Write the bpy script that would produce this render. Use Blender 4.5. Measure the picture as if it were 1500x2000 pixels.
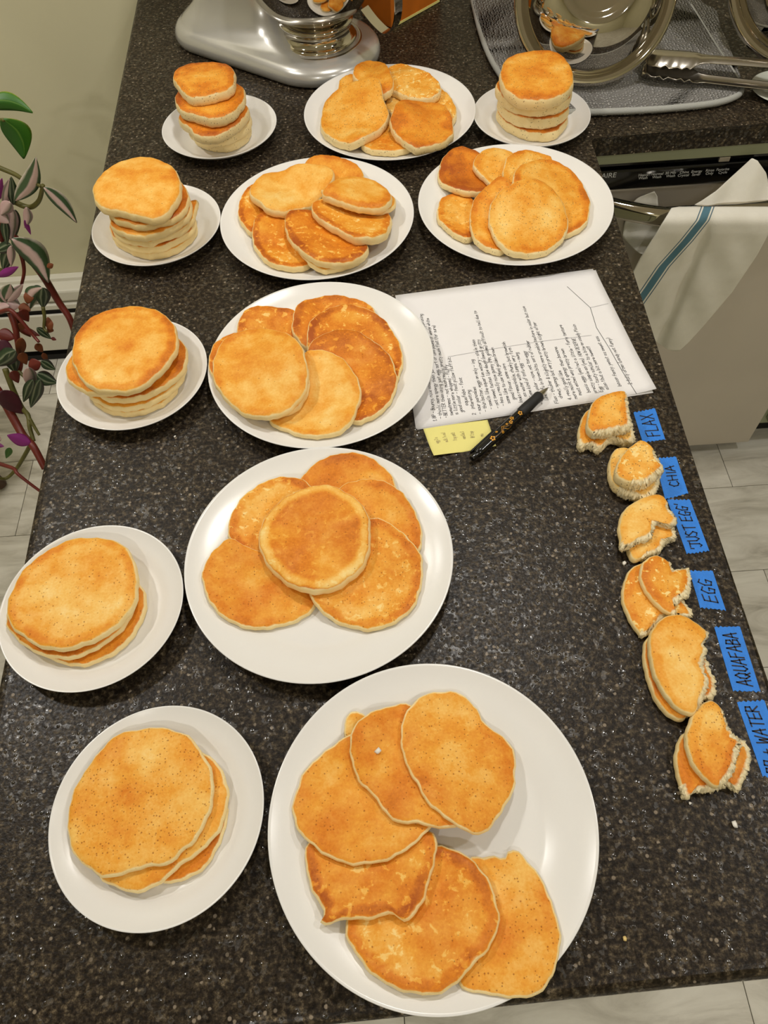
import bpy, bmesh, math, random
import numpy as np
from mathutils import Vector, Matrix

# ------------------------------------------------------------------ clear
for o in list(bpy.data.objects): bpy.data.objects.remove(o)
SC = bpy.context.scene
COL = SC.collection
RND = random.Random(7)

# ------------------------------------------------------------------ camera
# world: countertop is z = 0, long side of the counter runs along +y, metres
W, H, F = 1500.0, 2000.0, 1478.11
CAMZ = 0.68233
A_ = np.array([0.99767095, -0.05742728, -0.03680748])      # camera right
B_ = np.array([0.06821058, 0.83995075, 0.53835866])        # camera up
C_ = np.array([0.0, 0.53961545, -0.84191161])              # view direction
cam = bpy.data.objects.new('camera', bpy.data.cameras.new('camera'))
COL.objects.link(cam)
cam.matrix_world = Matrix(((A_[0], B_[0], -C_[0], 0), (A_[1], B_[1], -C_[1], 0), (A_[2], B_[2], -C_[2], CAMZ), (0, 0, 0, 1)))
cam.data.sensor_fit = 'VERTICAL'; cam.data.sensor_height = 24.0; cam.data.lens = F / H * 24.0
cam.data.clip_start = 0.02
SC.camera = cam

# ------------------------------------------------------------------ world, exposure
wd = bpy.data.worlds.new('world'); SC.world = wd; wd.use_nodes = True
wd.node_tree.nodes['Background'].inputs[0].default_value = (1.0, 0.96, 0.9, 1)
wd.node_tree.nodes['Background'].inputs[1].default_value = 0.25
SC.view_settings.view_transform = 'Standard'; SC.view_settings.look = 'None'
SC.view_settings.gamma = 1.0; SC.view_settings.use_curve_mapping = False
SC.view_settings.exposure = 0.62
LAMP_STRENGTH = 110.0
LAMPS = [(0.23, 0.92, 1.25, 'over the middle of the peninsula'), (-1.08, 0.86, 1.5, 'over the trailing plants'), (-0.92, 1.45, 0.5, 'close to the wall above the baseboard heater'),
         (1.30, 0.45, 1.1, 'over the open floor by the dishwasher'), (0.95, -0.75, 0.9, 'over the floor past the cut end of the peninsula'), (-0.30, -1.45, 1.7, 'added as unseen fill at the far end of the room from the stand mixer')]  # last one is an added fill behind the camera, brightening camera-facing sides
CEIL = 1.50
FLOOR = -0.91

# ------------------------------------------------------------------ helpers
def ray(px, py): return (px - W / 2) / F * A_ - (py - H / 2) / F * B_ + C_
def at(px, py, z=0.0):
    d = ray(px, py); s = (z - CAMZ) / d[2]; return Vector((d[0] * s, d[1] * s, z))
def aty(px, py, Y):
    d = ray(px, py); s = Y / d[1]; return Vector((d[0] * s, Y, CAMZ + d[2] * s))
def lin(c):
    return tuple(((v / 255) / 12.92 if v / 255 <= 0.04045 else ((v / 255 + 0.055) / 1.055) ** 2.4) for v in c) + (1.0,)

def mesh_obj(name, verts, faces, m=None, parent=None, smooth=True, loc=None):
    me = bpy.data.meshes.new(name)
    me.from_pydata([tuple(v) for v in verts], [], [tuple(f) for f in faces]); me.update()
    if smooth: me.polygons.foreach_set('use_smooth', [True] * len(me.polygons))
    o = bpy.data.objects.new(name, me); COL.objects.link(o)
    if m: me.materials.append(m)
    if parent: o.parent = parent
    if loc is not None: o.location = loc
    return o
def bm_obj(name, bm, m=None, parent=None, smooth=False, loc=None):
    me = bpy.data.meshes.new(name); bmesh.ops.recalc_face_normals(bm, faces=bm.faces[:]); bm.to_mesh(me); bm.free()
    if smooth: me.polygons.foreach_set('use_smooth', [True] * len(me.polygons))
    o = bpy.data.objects.new(name, me); COL.objects.link(o)
    if m: me.materials.append(m)
    if parent: o.parent = parent
    if loc is not None: o.location = loc
    return o
def empty(name, loc=(0, 0, 0), rotz=0):
    o = bpy.data.objects.new(name, None); COL.objects.link(o); o.location = loc; o.rotation_euler = (0, 0, rotz)
    o.empty_display_size = 0.02; return o
def tag(o, label=None, cat=None, group=None, kind=None):
    if label: o['label'] = label
    if cat: o['category'] = cat
    if group: o['group'] = group
    if kind: o['kind'] = kind
    return o
def box_bm(x0, x1, y0, y1, z0, z1, bev=0.0, seg=2, bm=None):
    b = bmesh.new()
    bmesh.ops.create_cube(b, size=1.0)
    for v in b.verts:
        v.co = Vector(((x0 + x1) / 2 + v.co.x * (x1 - x0), (y0 + y1) / 2 + v.co.y * (y1 - y0), (z0 + z1) / 2 + v.co.z * (z1 - z0)))
    if bev > 0:
        bmesh.ops.bevel(b, geom=b.edges[:], offset=bev, segments=seg, affect='EDGES', profile=0.5)
    if bm is not None:
        me = bpy.data.meshes.new('tmp'); b.to_mesh(me); b.free(); bm.from_mesh(me); bpy.data.meshes.remove(me); return bm
    return b
def box(name, x0, x1, y0, y1, z0, z1, m, parent=None, bev=0.0, seg=2):
    return bm_obj(name, box_bm(x0, x1, y0, y1, z0, z1, bev, seg), m, parent)
def lathe(name, prof, m, parent=None, n=96, loc=None, ang=None, mat=None):
    """profile [(r, z)...] turned about z; r == 0 closes to a point"""
    V, Fc, idx = [], [], []
    for r, z in prof:
        if r <= 1e-6: idx.append([len(V)]); V.append((0, 0, z))
        else:
            idx.append(list(range(len(V), len(V) + n)))
            V += [(r * math.cos(2 * math.pi * j / n), r * math.sin(2 * math.pi * j / n), z) for j in range(n)]
    for a, b in zip(idx, idx[1:]):
        for j in range(n):
            k = (j + 1) % n
            if len(a) == 1 and len(b) == 1: continue
            if len(a) == 1: Fc.append((a[0], b[j], b[k]))
            elif len(b) == 1: Fc.append((a[j], b[0], a[k]))
            else: Fc.append((a[j], b[j], b[k], a[k]))
    if mat is not None: V = [tuple(mat @ Vector(v)) for v in V]
    o = mesh_obj(name, V, Fc, m, parent, True, loc)
    b = bmesh.new(); b.from_mesh(o.data); bmesh.ops.recalc_face_normals(b, faces=b.faces[:]); b.to_mesh(o.data); b.free()
    return o
def spline(pts, per=6, closed=False):
    """Catmull-Rom through points"""
    P = [np.array(p, float) for p in pts]; n = len(P); out = []
    for i in range(n if closed else n - 1):
        p0 = P[(i - 1) % n] if (closed or i > 0) else P[0]
        p1 = P[i]; p2 = P[(i + 1) % n]
        p3 = P[(i + 2) % n] if (closed or i + 2 < n) else P[-1]
        for k in range(per):
            t = k / per
            out.append(0.5 * (2 * p1 + (p2 - p0) * t + (2 * p0 - 5 * p1 + 4 * p2 - p3) * t * t + (3 * p1 - p0 - 3 * p2 + p3) * t ** 3))
    if not closed: out.append(P[-1])
    return out
def tube_geo(pts, rad, n=8, V=None, Fc=None):
    V = [] if V is None else V; Fc = [] if Fc is None else Fc
    P = [Vector(p) for p in pts]; base = len(V); up = Vector((0.13, 0.2, 0.97)).normalized(); prev = None
    for i, p in enumerate(P):
        t = (P[min(i + 1, len(P) - 1)] - P[max(i - 1, 0)]).normalized()
        a = (up - t * up.dot(t)) if prev is None else (prev - t * prev.dot(t))
        if a.length < 1e-5: a = t.orthogonal()
        a.normalize(); prev = a; b = t.cross(a)
        r = rad[i] if hasattr(rad, '__len__') else rad
        for j in range(n):
            w = 2 * math.pi * j / n; V.append(p + a * (r * math.cos(w)) + b * (r * math.sin(w)))
    for i in range(len(P) - 1):
        for j in range(n):
            k = (j + 1) % n
            Fc.append((base + i * n + j, base + i * n + k, base + (i + 1) * n + k, base + (i + 1) * n + j))
    Fc.append(tuple(base + j for j in range(n - 1, -1, -1))); e = base + (len(P) - 1) * n
    Fc.append(tuple(e + j for j in range(n)))
    return V, Fc
def tube(name, pts, rad, m, parent=None, n=8):
    V, Fc = tube_geo(pts, rad, n); return mesh_obj(name, V, Fc, m, parent)

# ------------------------------------------------------------------ materials
def new_mat(name):
    m = bpy.data.materials.new(name); m.use_nodes = True
    nt = m.node_tree; return m, nt, nt.nodes['Principled BSDF']
def N(nt, t, **kw):
    n = nt.nodes.new(t)
    for k, v in kw.items():
        if k.startswith('i_'):
            n.inputs[int(k[2:])].default_value = v
        else: setattr(n, k, v)
    return n
def link(nt, a, b): nt.links.new(a, b)
def simple(name, rgb, rough=0.5, metal=0.0, bump=0.0, bscale=200.0, var=0.0, vscale=20.0, coat=0.0, spec=None):
    m, nt, p = new_mat(name)
    p.inputs['Base Color'].default_value = lin(rgb); p.inputs['Roughness'].default_value = rough; p.inputs['Metallic'].default_value = metal
    if coat: p.inputs['Coat Weight'].default_value = coat; p.inputs['Coat Roughness'].default_value = 0.1
    if spec is not None: p.inputs['Specular IOR Level'].default_value = spec
    tc = N(nt, 'ShaderNodeTexCoord')
    if var:
        nz = N(nt, 'ShaderNodeTexNoise'); nz.inputs['Scale'].default_value = vscale; nz.inputs['Detail'].default_value = 4
        link(nt, tc.outputs['Object'], nz.inputs['Vector'])
        mx = N(nt, 'ShaderNodeMix', data_type='RGBA')
        mx.inputs[6].default_value = lin([max(0, c * (1 - var)) for c in rgb]); mx.inputs[7].default_value = lin([min(255, c * (1 + var)) for c in rgb])
        link(nt, nz.outputs['Fac'], mx.inputs[0]); link(nt, mx.outputs[2], p.inputs['Base Color'])
    if bump:
        nb = N(nt, 'ShaderNodeTexNoise'); nb.inputs['Scale'].default_value = bscale; nb.inputs['Detail'].default_value = 3
        link(nt, tc.outputs['Object'], nb.inputs['Vector'])
        b = N(nt, 'ShaderNodeBump'); b.inputs['Strength'].default_value = bump; b.inputs['Distance'].default_value = 0.002
        link(nt, nb.outputs['Fac'], b.inputs['Height']); link(nt, b.outputs['Normal'], p.inputs['Normal'])
    return m
def ramp(nt, stops, interp='LINEAR'):
    r = N(nt, 'ShaderNodeValToRGB'); cr = r.color_ramp; cr.interpolation = interp
    while len(cr.elements) < len(stops): cr.elements.new(0.5)
    for e, (pos, c) in zip(cr.elements, stops):
        e.position = pos; e.color = c if len(c) == 4 else lin(c)
    return r
def math_(nt, op, a, b=None, clamp=False):
    n = N(nt, 'ShaderNodeMath', operation=op, use_clamp=clamp)
    for i, v in enumerate((a, b)):
        if v is None: continue
        if hasattr(v, 'links') or hasattr(v, 'is_linked'): link(nt, v, n.inputs[i])
        else: n.inputs[i].default_value = v
    return n.outputs[0]
def mixc(nt, fac, a, b, blend='MIX'):
    n = N(nt, 'ShaderNodeMix', data_type='RGBA', blend_type=blend)
    for i, v in ((0, fac), (6, a), (7, b)):
        if hasattr(v, 'is_linked'): link(nt, v, n.inputs[i])
        else: n.inputs[i].default_value = v
    return n.outputs[2]
def sstep(nt, x, lo, hi, a=0.0, b=1.0):
    n = N(nt, 'ShaderNodeMapRange', interpolation_type='SMOOTHSTEP')
    link(nt, x, n.inputs[0]); n.inputs[1].default_value = lo; n.inputs[2].default_value = hi; n.inputs[3].default_value = a; n.inputs[4].default_value = b
    return n.outputs[0]

def make_counter_mat():
    m, nt, p = new_mat('speckled_laminate')
    tc = N(nt, 'ShaderNodeTexCoord'); v = tc.outputs['Object']
    def noise(s, d=3, r=0.6):
        n = N(nt, 'ShaderNodeTexNoise'); n.inputs['Scale'].default_value = s; n.inputs['Detail'].default_value = d; n.inputs['Roughness'].default_value = r
        link(nt, v, n.inputs['Vector']); return n.outputs['Fac']
    a = ramp(nt, [(0.32, (12, 8, 5)), (0.44, (34, 27, 19)), (0.53, (57, 48, 36)), (0.63, (94, 82, 63)), (0.76, (146, 130, 104))])
    link(nt, noise(200, 4, 0.72), a.inputs[0])
    big = mixc(nt, sstep(nt, noise(45, 3), 0.35, 0.65), a.outputs[0], mixc(nt, 0.45, a.outputs[0], lin((22, 16, 12))))
    vo = N(nt, 'ShaderNodeTexVoronoi'); vo.inputs['Scale'].default_value = 260; link(nt, v, vo.inputs['Vector'])
    sep = N(nt, 'ShaderNodeSeparateColor'); link(nt, vo.outputs['Color'], sep.inputs[0])
    tan = math_(nt, 'MULTIPLY', sstep(nt, sep.outputs[0], 0.94, 0.97), sstep(nt, vo.outputs['Distance'], 0.30, 0.5, 1, 0))
    c2 = mixc(nt, math_(nt, 'MULTIPLY', tan, 0.6), big, lin((165, 150, 130)))
    link(nt, c2, p.inputs['Base Color'])
    vd = N(nt, 'ShaderNodeTexVoronoi'); vd.inputs['Scale'].default_value = 250; link(nt, v, vd.inputs['Vector'])
    sd = N(nt, 'ShaderNodeSeparateColor'); link(nt, vd.outputs['Color'], sd.inputs[0])
    pick = math_(nt, 'GREATER_THAN', sd.outputs[1], 0.84)
    dome = math_(nt, 'MULTIPLY', pick, sstep(nt, vd.outputs['Distance'], 0.0, 0.50, 1, 0))
    flat = sstep(nt, noise(300, 2), 0.35, 0.7, 0.32, 0.52)
    rg = N(nt, 'ShaderNodeMix', data_type='FLOAT'); link(nt, math_(nt, 'MULTIPLY', pick, sstep(nt, vd.outputs['Distance'], 0.3, 0.5, 1, 0)), rg.inputs[0]); link(nt, flat, rg.inputs[2]); rg.inputs[3].default_value = 0.15
    sg = N(nt, 'ShaderNodeMix', data_type='FLOAT'); link(nt, pick, sg.inputs[0]); sg.inputs[2].default_value = 0.20; sg.inputs[3].default_value = 0.7
    link(nt, sg.outputs[0], p.inputs['Specular IOR Level'])
    link(nt, rg.outputs[0], p.inputs['Roughness'])
    hgt = math_(nt, 'ADD', math_(nt, 'MULTIPLY', noise(420, 2, 0.5), 0.00030), math_(nt, 'MULTIPLY', dome, 0.00034))
    b = N(nt, 'ShaderNodeBump'); b.inputs['Strength'].default_value = 1.0; b.inputs['Distance'].default_value = 1.0
    link(nt, hgt, b.inputs['Height']); link(nt, b.outputs['Normal'], p.inputs['Normal'])
    return m

def make_pancake_mat():
    m, nt, p = new_mat('pancake')
    tc = N(nt, 'ShaderNodeTexCoord'); oi = N(nt, 'ShaderNodeObjectInfo')
    off = N(nt, 'ShaderNodeCombineXYZ')
    for k, mul in enumerate((13.0, 29.0, 7.0)): link(nt, math_(nt, 'MULTIPLY', oi.outputs['Random'], mul), off.inputs[k])
    add = N(nt, 'ShaderNodeVectorMath', operation='ADD'); link(nt, tc.outputs['Object'], add.inputs[0]); link(nt, off.outputs[0], add.inputs[1])
    v = add.outputs[0]
    def attr(nm, typ='OBJECT'):
        a = N(nt, 'ShaderNodeAttribute', attribute_name=nm, attribute_type=typ); return a.outputs['Fac']
    def noise(s, d=3, r=0.55, dist=0.0):
        n = N(nt, 'ShaderNodeTexNoise'); n.inputs['Scale'].default_value = s; n.inputs['Detail'].default_value = d
        n.inputs['Roughness'].default_value = r; n.inputs['Distortion'].default_value = dist
        link(nt, v, n.inputs['Vector']); return n.outputs['Fac']
    rad = attr('rad', 'GEOMETRY'); tone = attr('tone'); pores = attr('pores'); blotch = attr('blotch'); seed = attr('seed'); ringp = attr('ring'); crumb = attr('crumb', 'GEOMETRY')
    big = noise(22, 2); mid = noise(75, 4, 0.6); fine = noise(420, 3, 0.6)
    # browning 0..1
    t = math_(nt, 'ADD', tone, math_(nt, 'MULTIPLY', math_(nt, 'SUBTRACT', big, 0.5), 1.0))
    t = math_(nt, 'ADD', t, math_(nt, 'MULTIPLY', math_(nt, 'SUBTRACT', mid, 0.5), 0.45))
    t = math_(nt, 'ADD', t, math_(nt, 'MULTIPLY', math_(nt, 'SUBTRACT', fine, 0.5), 0.35))
    # crisp darker ring close to the rim
    radn = math_(nt, 'ADD', rad, math_(nt, 'MULTIPLY', math_(nt, 'SUBTRACT', mid, 0.5), 0.10))
    ring = math_(nt, 'MULTIPLY', sstep(nt, radn, 0.78, 0.90), sstep(nt, radn, 0.93, 0.985, 1, 0))
    t = math_(nt, 'ADD', t, math_(nt, 'MULTIPLY', ring, ringp))
    # uncooked pale blotches
    bl = math_(nt, 'MULTIPLY', sstep(nt, noise(120, 3, 0.6, 0.4), 0.56, 0.66), blotch)
    t = math_(nt, 'SUBTRACT', t, math_(nt, 'MULTIPLY', bl, 0.8), True)
    cr = ramp(nt, [(0.0, (250, 218, 142)), (0.22, (246, 194, 98)), (0.45, (237, 163, 52)), (0.68, (222, 130, 24)), (1.0, (172, 82, 8))])
    link(nt, t, cr.inputs[0]); c = cr.outputs[0]
    # pores
    vo = N(nt, 'ShaderNodeTexVoronoi'); vo.inputs['Scale'].default_value = 430; link(nt, v, vo.inputs['Vector'])
    sc = N(nt, 'ShaderNodeSeparateColor'); link(nt, vo.outputs['Color'], sc.inputs[0])
    pm = math_(nt, 'MULTIPLY', sstep(nt, math_(nt, 'ADD', vo.outputs['Distance'], math_(nt, 'MULTIPLY', sc.outputs[1], 0.14)), 0.18, 0.40, 1, 0), math_(nt, 'GREATER_THAN', math_(nt, 'ADD', sc.outputs[0], math_(nt, 'MULTIPLY', pores, 0.55)), 1.0))
    c = mixc(nt, math_(nt, 'MULTIPLY', pm, 0.72), c, lin((150, 78, 14)))
    # pale rim
    side = sstep(nt, math_(nt, 'ADD', rad, math_(nt, 'MULTIPLY', math_(nt, 'SUBTRACT', mid, 0.5), 0.12)), 0.955, 1.01)
    sidec = mixc(nt, mid, lin((240, 204, 128)), lin((252, 234, 182)))
    vs = N(nt, 'ShaderNodeTexVoronoi'); vs.inputs['Scale'].default_value = 380; link(nt, v, vs.inputs['Vector'])
    s2 = N(nt, 'ShaderNodeSeparateColor'); link(nt, vs.outputs['Color'], s2.inputs[0])
    sm = math_(nt, 'MULTIPLY', sstep(nt, vs.outputs['Distance'], 0.18, 0.34, 1, 0), math_(nt, 'GREATER_THAN', math_(nt, 'ADD', s2.outputs[1], math_(nt, 'MULTIPLY', seed, 0.55)), 1.0))
    sidec = mixc(nt, math_(nt, 'MULTIPLY', seed, 0.35), sidec, lin((236, 226, 190)))
    c = mixc(nt, side, c, sidec)
    c = mixc(nt, math_(nt, 'MULTIPLY', sm, 0.75), c, lin((105, 80, 50)))
    # underside brown again
    c = mixc(nt, sstep(nt, rad, 1.6, 1.9), c, lin((214, 140, 50)))
    # torn crumb
    cc = mixc(nt, noise(260, 4, 0.7), lin((240, 212, 150)), lin((254, 246, 214)))
    c = mixc(nt, crumb, c, cc)
    link(nt, c, p.inputs['Base Color'])
    p.inputs['Roughness'].default_value = 0.55
    link(nt, sstep(nt, mid, 0.3, 0.7, 0.48, 0.68), p.inputs['Roughness'])
    p.inputs['Specular IOR Level'].default_value = 0.35
    p.inputs['Subsurface Weight'].default_value = 0.0
    h = math_(nt, 'ADD', math_(nt, 'MULTIPLY', fine, 0.5), math_(nt, 'MULTIPLY', mid, 0.6))
    h = math_(nt, 'SUBTRACT', h, math_(nt, 'MULTIPLY', pm, 0.5))
    h = math_(nt, 'ADD', h, math_(nt, 'MULTIPLY', math_(nt, 'MULTIPLY', noise(330, 3, 0.7), crumb), 1.2))
    b = N(nt, 'ShaderNodeBump'); b.inputs['Strength'].default_value = 0.45; b.inputs['Distance'].default_value = 0.0012
    link(nt, h, b.inputs['Height']); link(nt, b.outputs['Normal'], p.inputs['Normal'])
    return m

def make_plank_mat():
    m, nt, p = new_mat('marbled_vinyl')
    tc = N(nt, 'ShaderNodeTexCoord'); oi = N(nt, 'ShaderNodeObjectInfo')
    mp = N(nt, 'ShaderNodeMapping'); mp.inputs['Scale'].default_value = (2.2, 9.0, 1.0); link(nt, tc.outputs['Object'], mp.inputs['Vector'])
    off = N(nt, 'ShaderNodeCombineXYZ')
    for k, mul in enumerate((23.0, 41.0, 9.0)): link(nt, math_(nt, 'MULTIPLY', oi.outputs['Random'], mul), off.inputs[k])
    add = N(nt, 'ShaderNodeVectorMath', operation='ADD'); link(nt, mp.outputs[0], add.inputs[0]); link(nt, off.outputs[0], add.inputs[1])
    n = N(nt, 'ShaderNodeTexNoise'); n.inputs['Scale'].default_value = 2.2; n.inputs['Detail'].default_value = 7; n.inputs['Roughness'].default_value = 0.62; n.inputs['Distortion'].default_value = 0.9
    link(nt, add.outputs[0], n.inputs['Vector'])
    r = ramp(nt, [(0.25, (150, 144, 130)), (0.42, (198, 192, 178)), (0.58, (220, 215, 202)), (0.75, (234, 230, 218))])
    link(nt, n.outputs['Fac'], r.inputs[0]); link(nt, r.outputs[0], p.inputs['Base Color']); p.inputs['Roughness'].default_value = 0.42
    return m

def make_weave_mat():
    m, nt, p = new_mat('grey_waffle_knit')
    tc = N(nt, 'ShaderNodeTexCoord'); v = tc.outputs['Object']
    vw = N(nt, 'ShaderNodeTexVoronoi'); vw.inputs['Scale'].default_value = 210; vw.inputs['Randomness'].default_value = 0.55; link(nt, v, vw.inputs['Vector'])
    pr = sstep(nt, vw.outputs['Distance'], 0.12, 0.62, 1, 0)
    nz = N(nt, 'ShaderNodeTexNoise'); nz.inputs['Scale'].default_value = 9; link(nt, v, nz.inputs['Vector'])
    c = mixc(nt, pr, lin((112, 109, 105)), lin((204, 201, 196)))
    c = mixc(nt, math_(nt, 'MULTIPLY', nz.outputs['Fac'], 0.35), c, lin((168, 166, 162)))
    link(nt, c, p.inputs['Base Color']); p.inputs['Roughness'].default_value = 0.95; p.inputs['Specular IOR Level'].default_value = 0.1
    b = N(nt, 'ShaderNodeBump'); b.inputs['Strength'].default_value = 0.9; b.inputs['Distance'].default_value = 0.003
    link(nt, pr, b.inputs['Height']); link(nt, b.outputs['Normal'], p.inputs['Normal'])
    return m

def make_towel_mat():
    m, nt, p = new_mat('towel_cotton')
    tc = N(nt, 'ShaderNodeTexCoord')
    a = N(nt, 'ShaderNodeAttribute', attribute_name='stripe', attribute_type='GEOMETRY').outputs['Fac']   # metres from the stripe's middle
    d = math_(nt, 'ABSOLUTE', a)
    nz = N(nt, 'ShaderNodeTexNoise'); nz.inputs['Scale'].default_value = 30; nz.inputs['Detail'].default_value = 5; link(nt, tc.outputs['Object'], nz.inputs['Vector'])
    basec = mixc(nt, nz.outputs['Fac'], lin((222, 216, 200)), lin((242, 238, 226)))
    blue = math_(nt, 'LESS_THAN', d, 0.0052)
    thin = math_(nt, 'MULTIPLY', math_(nt, 'GREATER_THAN', d, 0.0074), math_(nt, 'LESS_THAN', d, 0.0090))
    c = mixc(nt, blue, basec, lin((92, 128, 142)))
    c = mixc(nt, thin, c, lin((96, 118, 130)))
    link(nt, c, p.inputs['Base Color']); p.inputs['Roughness'].default_value = 0.95; p.inputs['Specular IOR Level'].default_value = 0.1
    w = N(nt, 'ShaderNodeTexNoise'); w.inputs['Scale'].default_value = 700; link(nt, tc.outputs['Object'], w.inputs['Vector'])
    b = N(nt, 'ShaderNodeBump'); b.inputs['Strength'].default_value = 0.3; b.inputs['Distance'].default_value = 0.001
    link(nt, w.outputs['Fac'], b.inputs['Height']); link(nt, b.outputs['Normal'], p.inputs['Normal'])
    return m

def make_leaf_mat(name, stops):
    """stripes across the leaf: attribute 'across' 0..1"""
    m, nt, p = new_mat(name)
    tc = N(nt, 'ShaderNodeTexCoord')
    a = N(nt, 'ShaderNodeAttribute', attribute_name='across', attribute_type='GEOMETRY').outputs['Fac']
    nz = N(nt, 'ShaderNodeTexNoise'); nz.inputs['Scale'].default_value = 40; nz.inputs['Detail'].default_value = 3; link(nt, tc.outputs['Object'], nz.inputs['Vector'])
    x = math_(nt, 'ADD', a, math_(nt, 'MULTIPLY', math_(nt, 'SUBTRACT', nz.outputs['Fac'], 0.5), 0.16))
    r = ramp(nt, stops); link(nt, x, r.inputs[0]); link(nt, r.outputs[0], p.inputs['Base Color'])
    p.inputs['Roughness'].default_value = 0.42
    return m

M = {}
M['counter'] = make_counter_mat(); M['pancake'] = make_pancake_mat(); M['plank'] = make_plank_mat(); M['weave'] = make_weave_mat(); M['towel'] = make_towel_mat()
M['porcelain'] = simple('white_porcelain', (236, 234, 230), 0.22)
M['wall'] = simple('sage_paint', (214, 208, 176), 0.8, var=0.03, vscale=3, bump=0.06, bscale=120)
M['ceiling'] = simple('white_paint', (226, 222, 212), 0.9, var=0.01)
M['trim'] = simple('white_enamel', (228, 224, 210), 0.45, var=0.02)
M['dark'] = simple('dark_gap', (20, 18, 16), 0.8)
M['cabinet'] = simple('sage_cabinet_paint', (158, 162, 132), 0.5, var=0.04, vscale=6)
M['steel'] = simple('brushed_steel', (206, 198, 186), 0.45, 0.75, var=0.04, vscale=5)
M['chrome'] = simple('polished_steel', (196, 190, 178), 0.05, 1.0, var=0.02, vscale=8)
M['satin'] = simple('satin_steel', (180, 174, 164), 0.22, 1.0, var=0.03, vscale=30)
M['mixer'] = simple('silver_enamel', (196, 194, 188), 0.26, 0.45, coat=0.7, var=0.02)
M['blackgloss'] = simple('black_glossy_plastic', (8, 8, 9), 0.12)
M['black'] = simple('black_rubber', (20, 20, 20), 0.6)
M['blackplastic'] = simple('black_plastic', (10, 10, 10), 0.18)
M['print'] = simple('white_print', (205, 205, 202), 0.5)
M['paper'] = simple('white_paper', (238, 235, 234), 0.8, var=0.012, vscale=40)
M['ink'] = simple('pencil_ink', (56, 54, 56), 0.7)
M['fold'] = simple('fold_line', (150, 148, 150), 0.8)
M['note'] = simple('yellow_note_paper', (236, 226, 138), 0.8, var=0.02, vscale=40)
M['noteink'] = simple('note_ink', (176, 160, 120), 0.8)
M['tape'] = simple('blue_painter_tape', (40, 126, 222), 0.62, var=0.08, vscale=120, bump=0.3, bscale=500)
M['marker'] = simple('black_marker', (22, 24, 40), 0.6)
M['gold'] = simple('gold_flower_print', (226, 158, 40), 0.4)
M['orange'] = simple('orange_card', (196, 106, 22), 0.5, var=0.12, vscale=25)
M['orangedk'] = simple('dark_card_edge', (40, 24, 18), 0.5)
M['crumbm'] = simple('crumb', (232, 200, 130), 0.8, var=0.12, vscale=300)
M['flour'] = simple('white_flour', (236, 232, 222), 0.9)
M['stemred'] = simple('dark_red_stem', (104, 34, 24), 0.45, var=0.2, vscale=40)
M['stemgreen'] = simple('olive_stem', (92, 88, 38), 0.5, var=0.2, vscale=40)
M['dryleaf'] = simple('dry_brown_leaf', (112, 58, 24), 0.7, var=0.3, vscale=60)
M['maroon'] = simple('dark_maroon_leaf', (74, 26, 40), 0.5, var=0.25, vscale=40)
M['purple'] = simple('purple_leaf_underside', (120, 28, 104), 0.5, var=0.2, vscale=40)
M['terracotta'] = simple('terracotta', (150, 88, 60), 0.8, var=0.08)
M['wood'] = simple('dark_wood', (84, 56, 36), 0.5, var=0.15, vscale=18)
M['pinkleaf'] = make_leaf_mat('pink_variegated_leaf', [(0.0, (52, 74, 44)), (0.16, (70, 92, 62)), (0.24, (214, 184, 176)), (0.42, (222, 190, 184)), (0.52, (206, 178, 170)), (0.60, (66, 88, 58)), (0.84, (58, 80, 48)), (1.0, (202, 188, 170))])
M['greenleaf'] = make_leaf_mat('green_striped_leaf', [(0.0, (30, 46, 28)), (0.25, (48, 70, 42)), (0.36, (132, 138, 112)), (0.44, (40, 60, 34)), (0.6, (36, 54, 32)), (0.72, (120, 128, 104)), (0.8, (34, 50, 30)), (1.0, (60, 44, 46))])
M['paleleaf'] = make_leaf_mat('pale_pink_leaf', [(0.0, (196, 160, 158)), (0.4, (206, 176, 172)), (0.6, (190, 164, 158)), (0.75, (96, 100, 78)), (1.0, (176, 140, 146))])
M['pothos'] = make_leaf_mat('pothos_leaf', [(0.0, (40, 88, 18)), (0.45, (46, 100, 22)), (0.5, (92, 132, 48)), (0.55, (44, 96, 20)), (0.93, (60, 112, 24)), (1.0, (150, 160, 50))])

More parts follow.
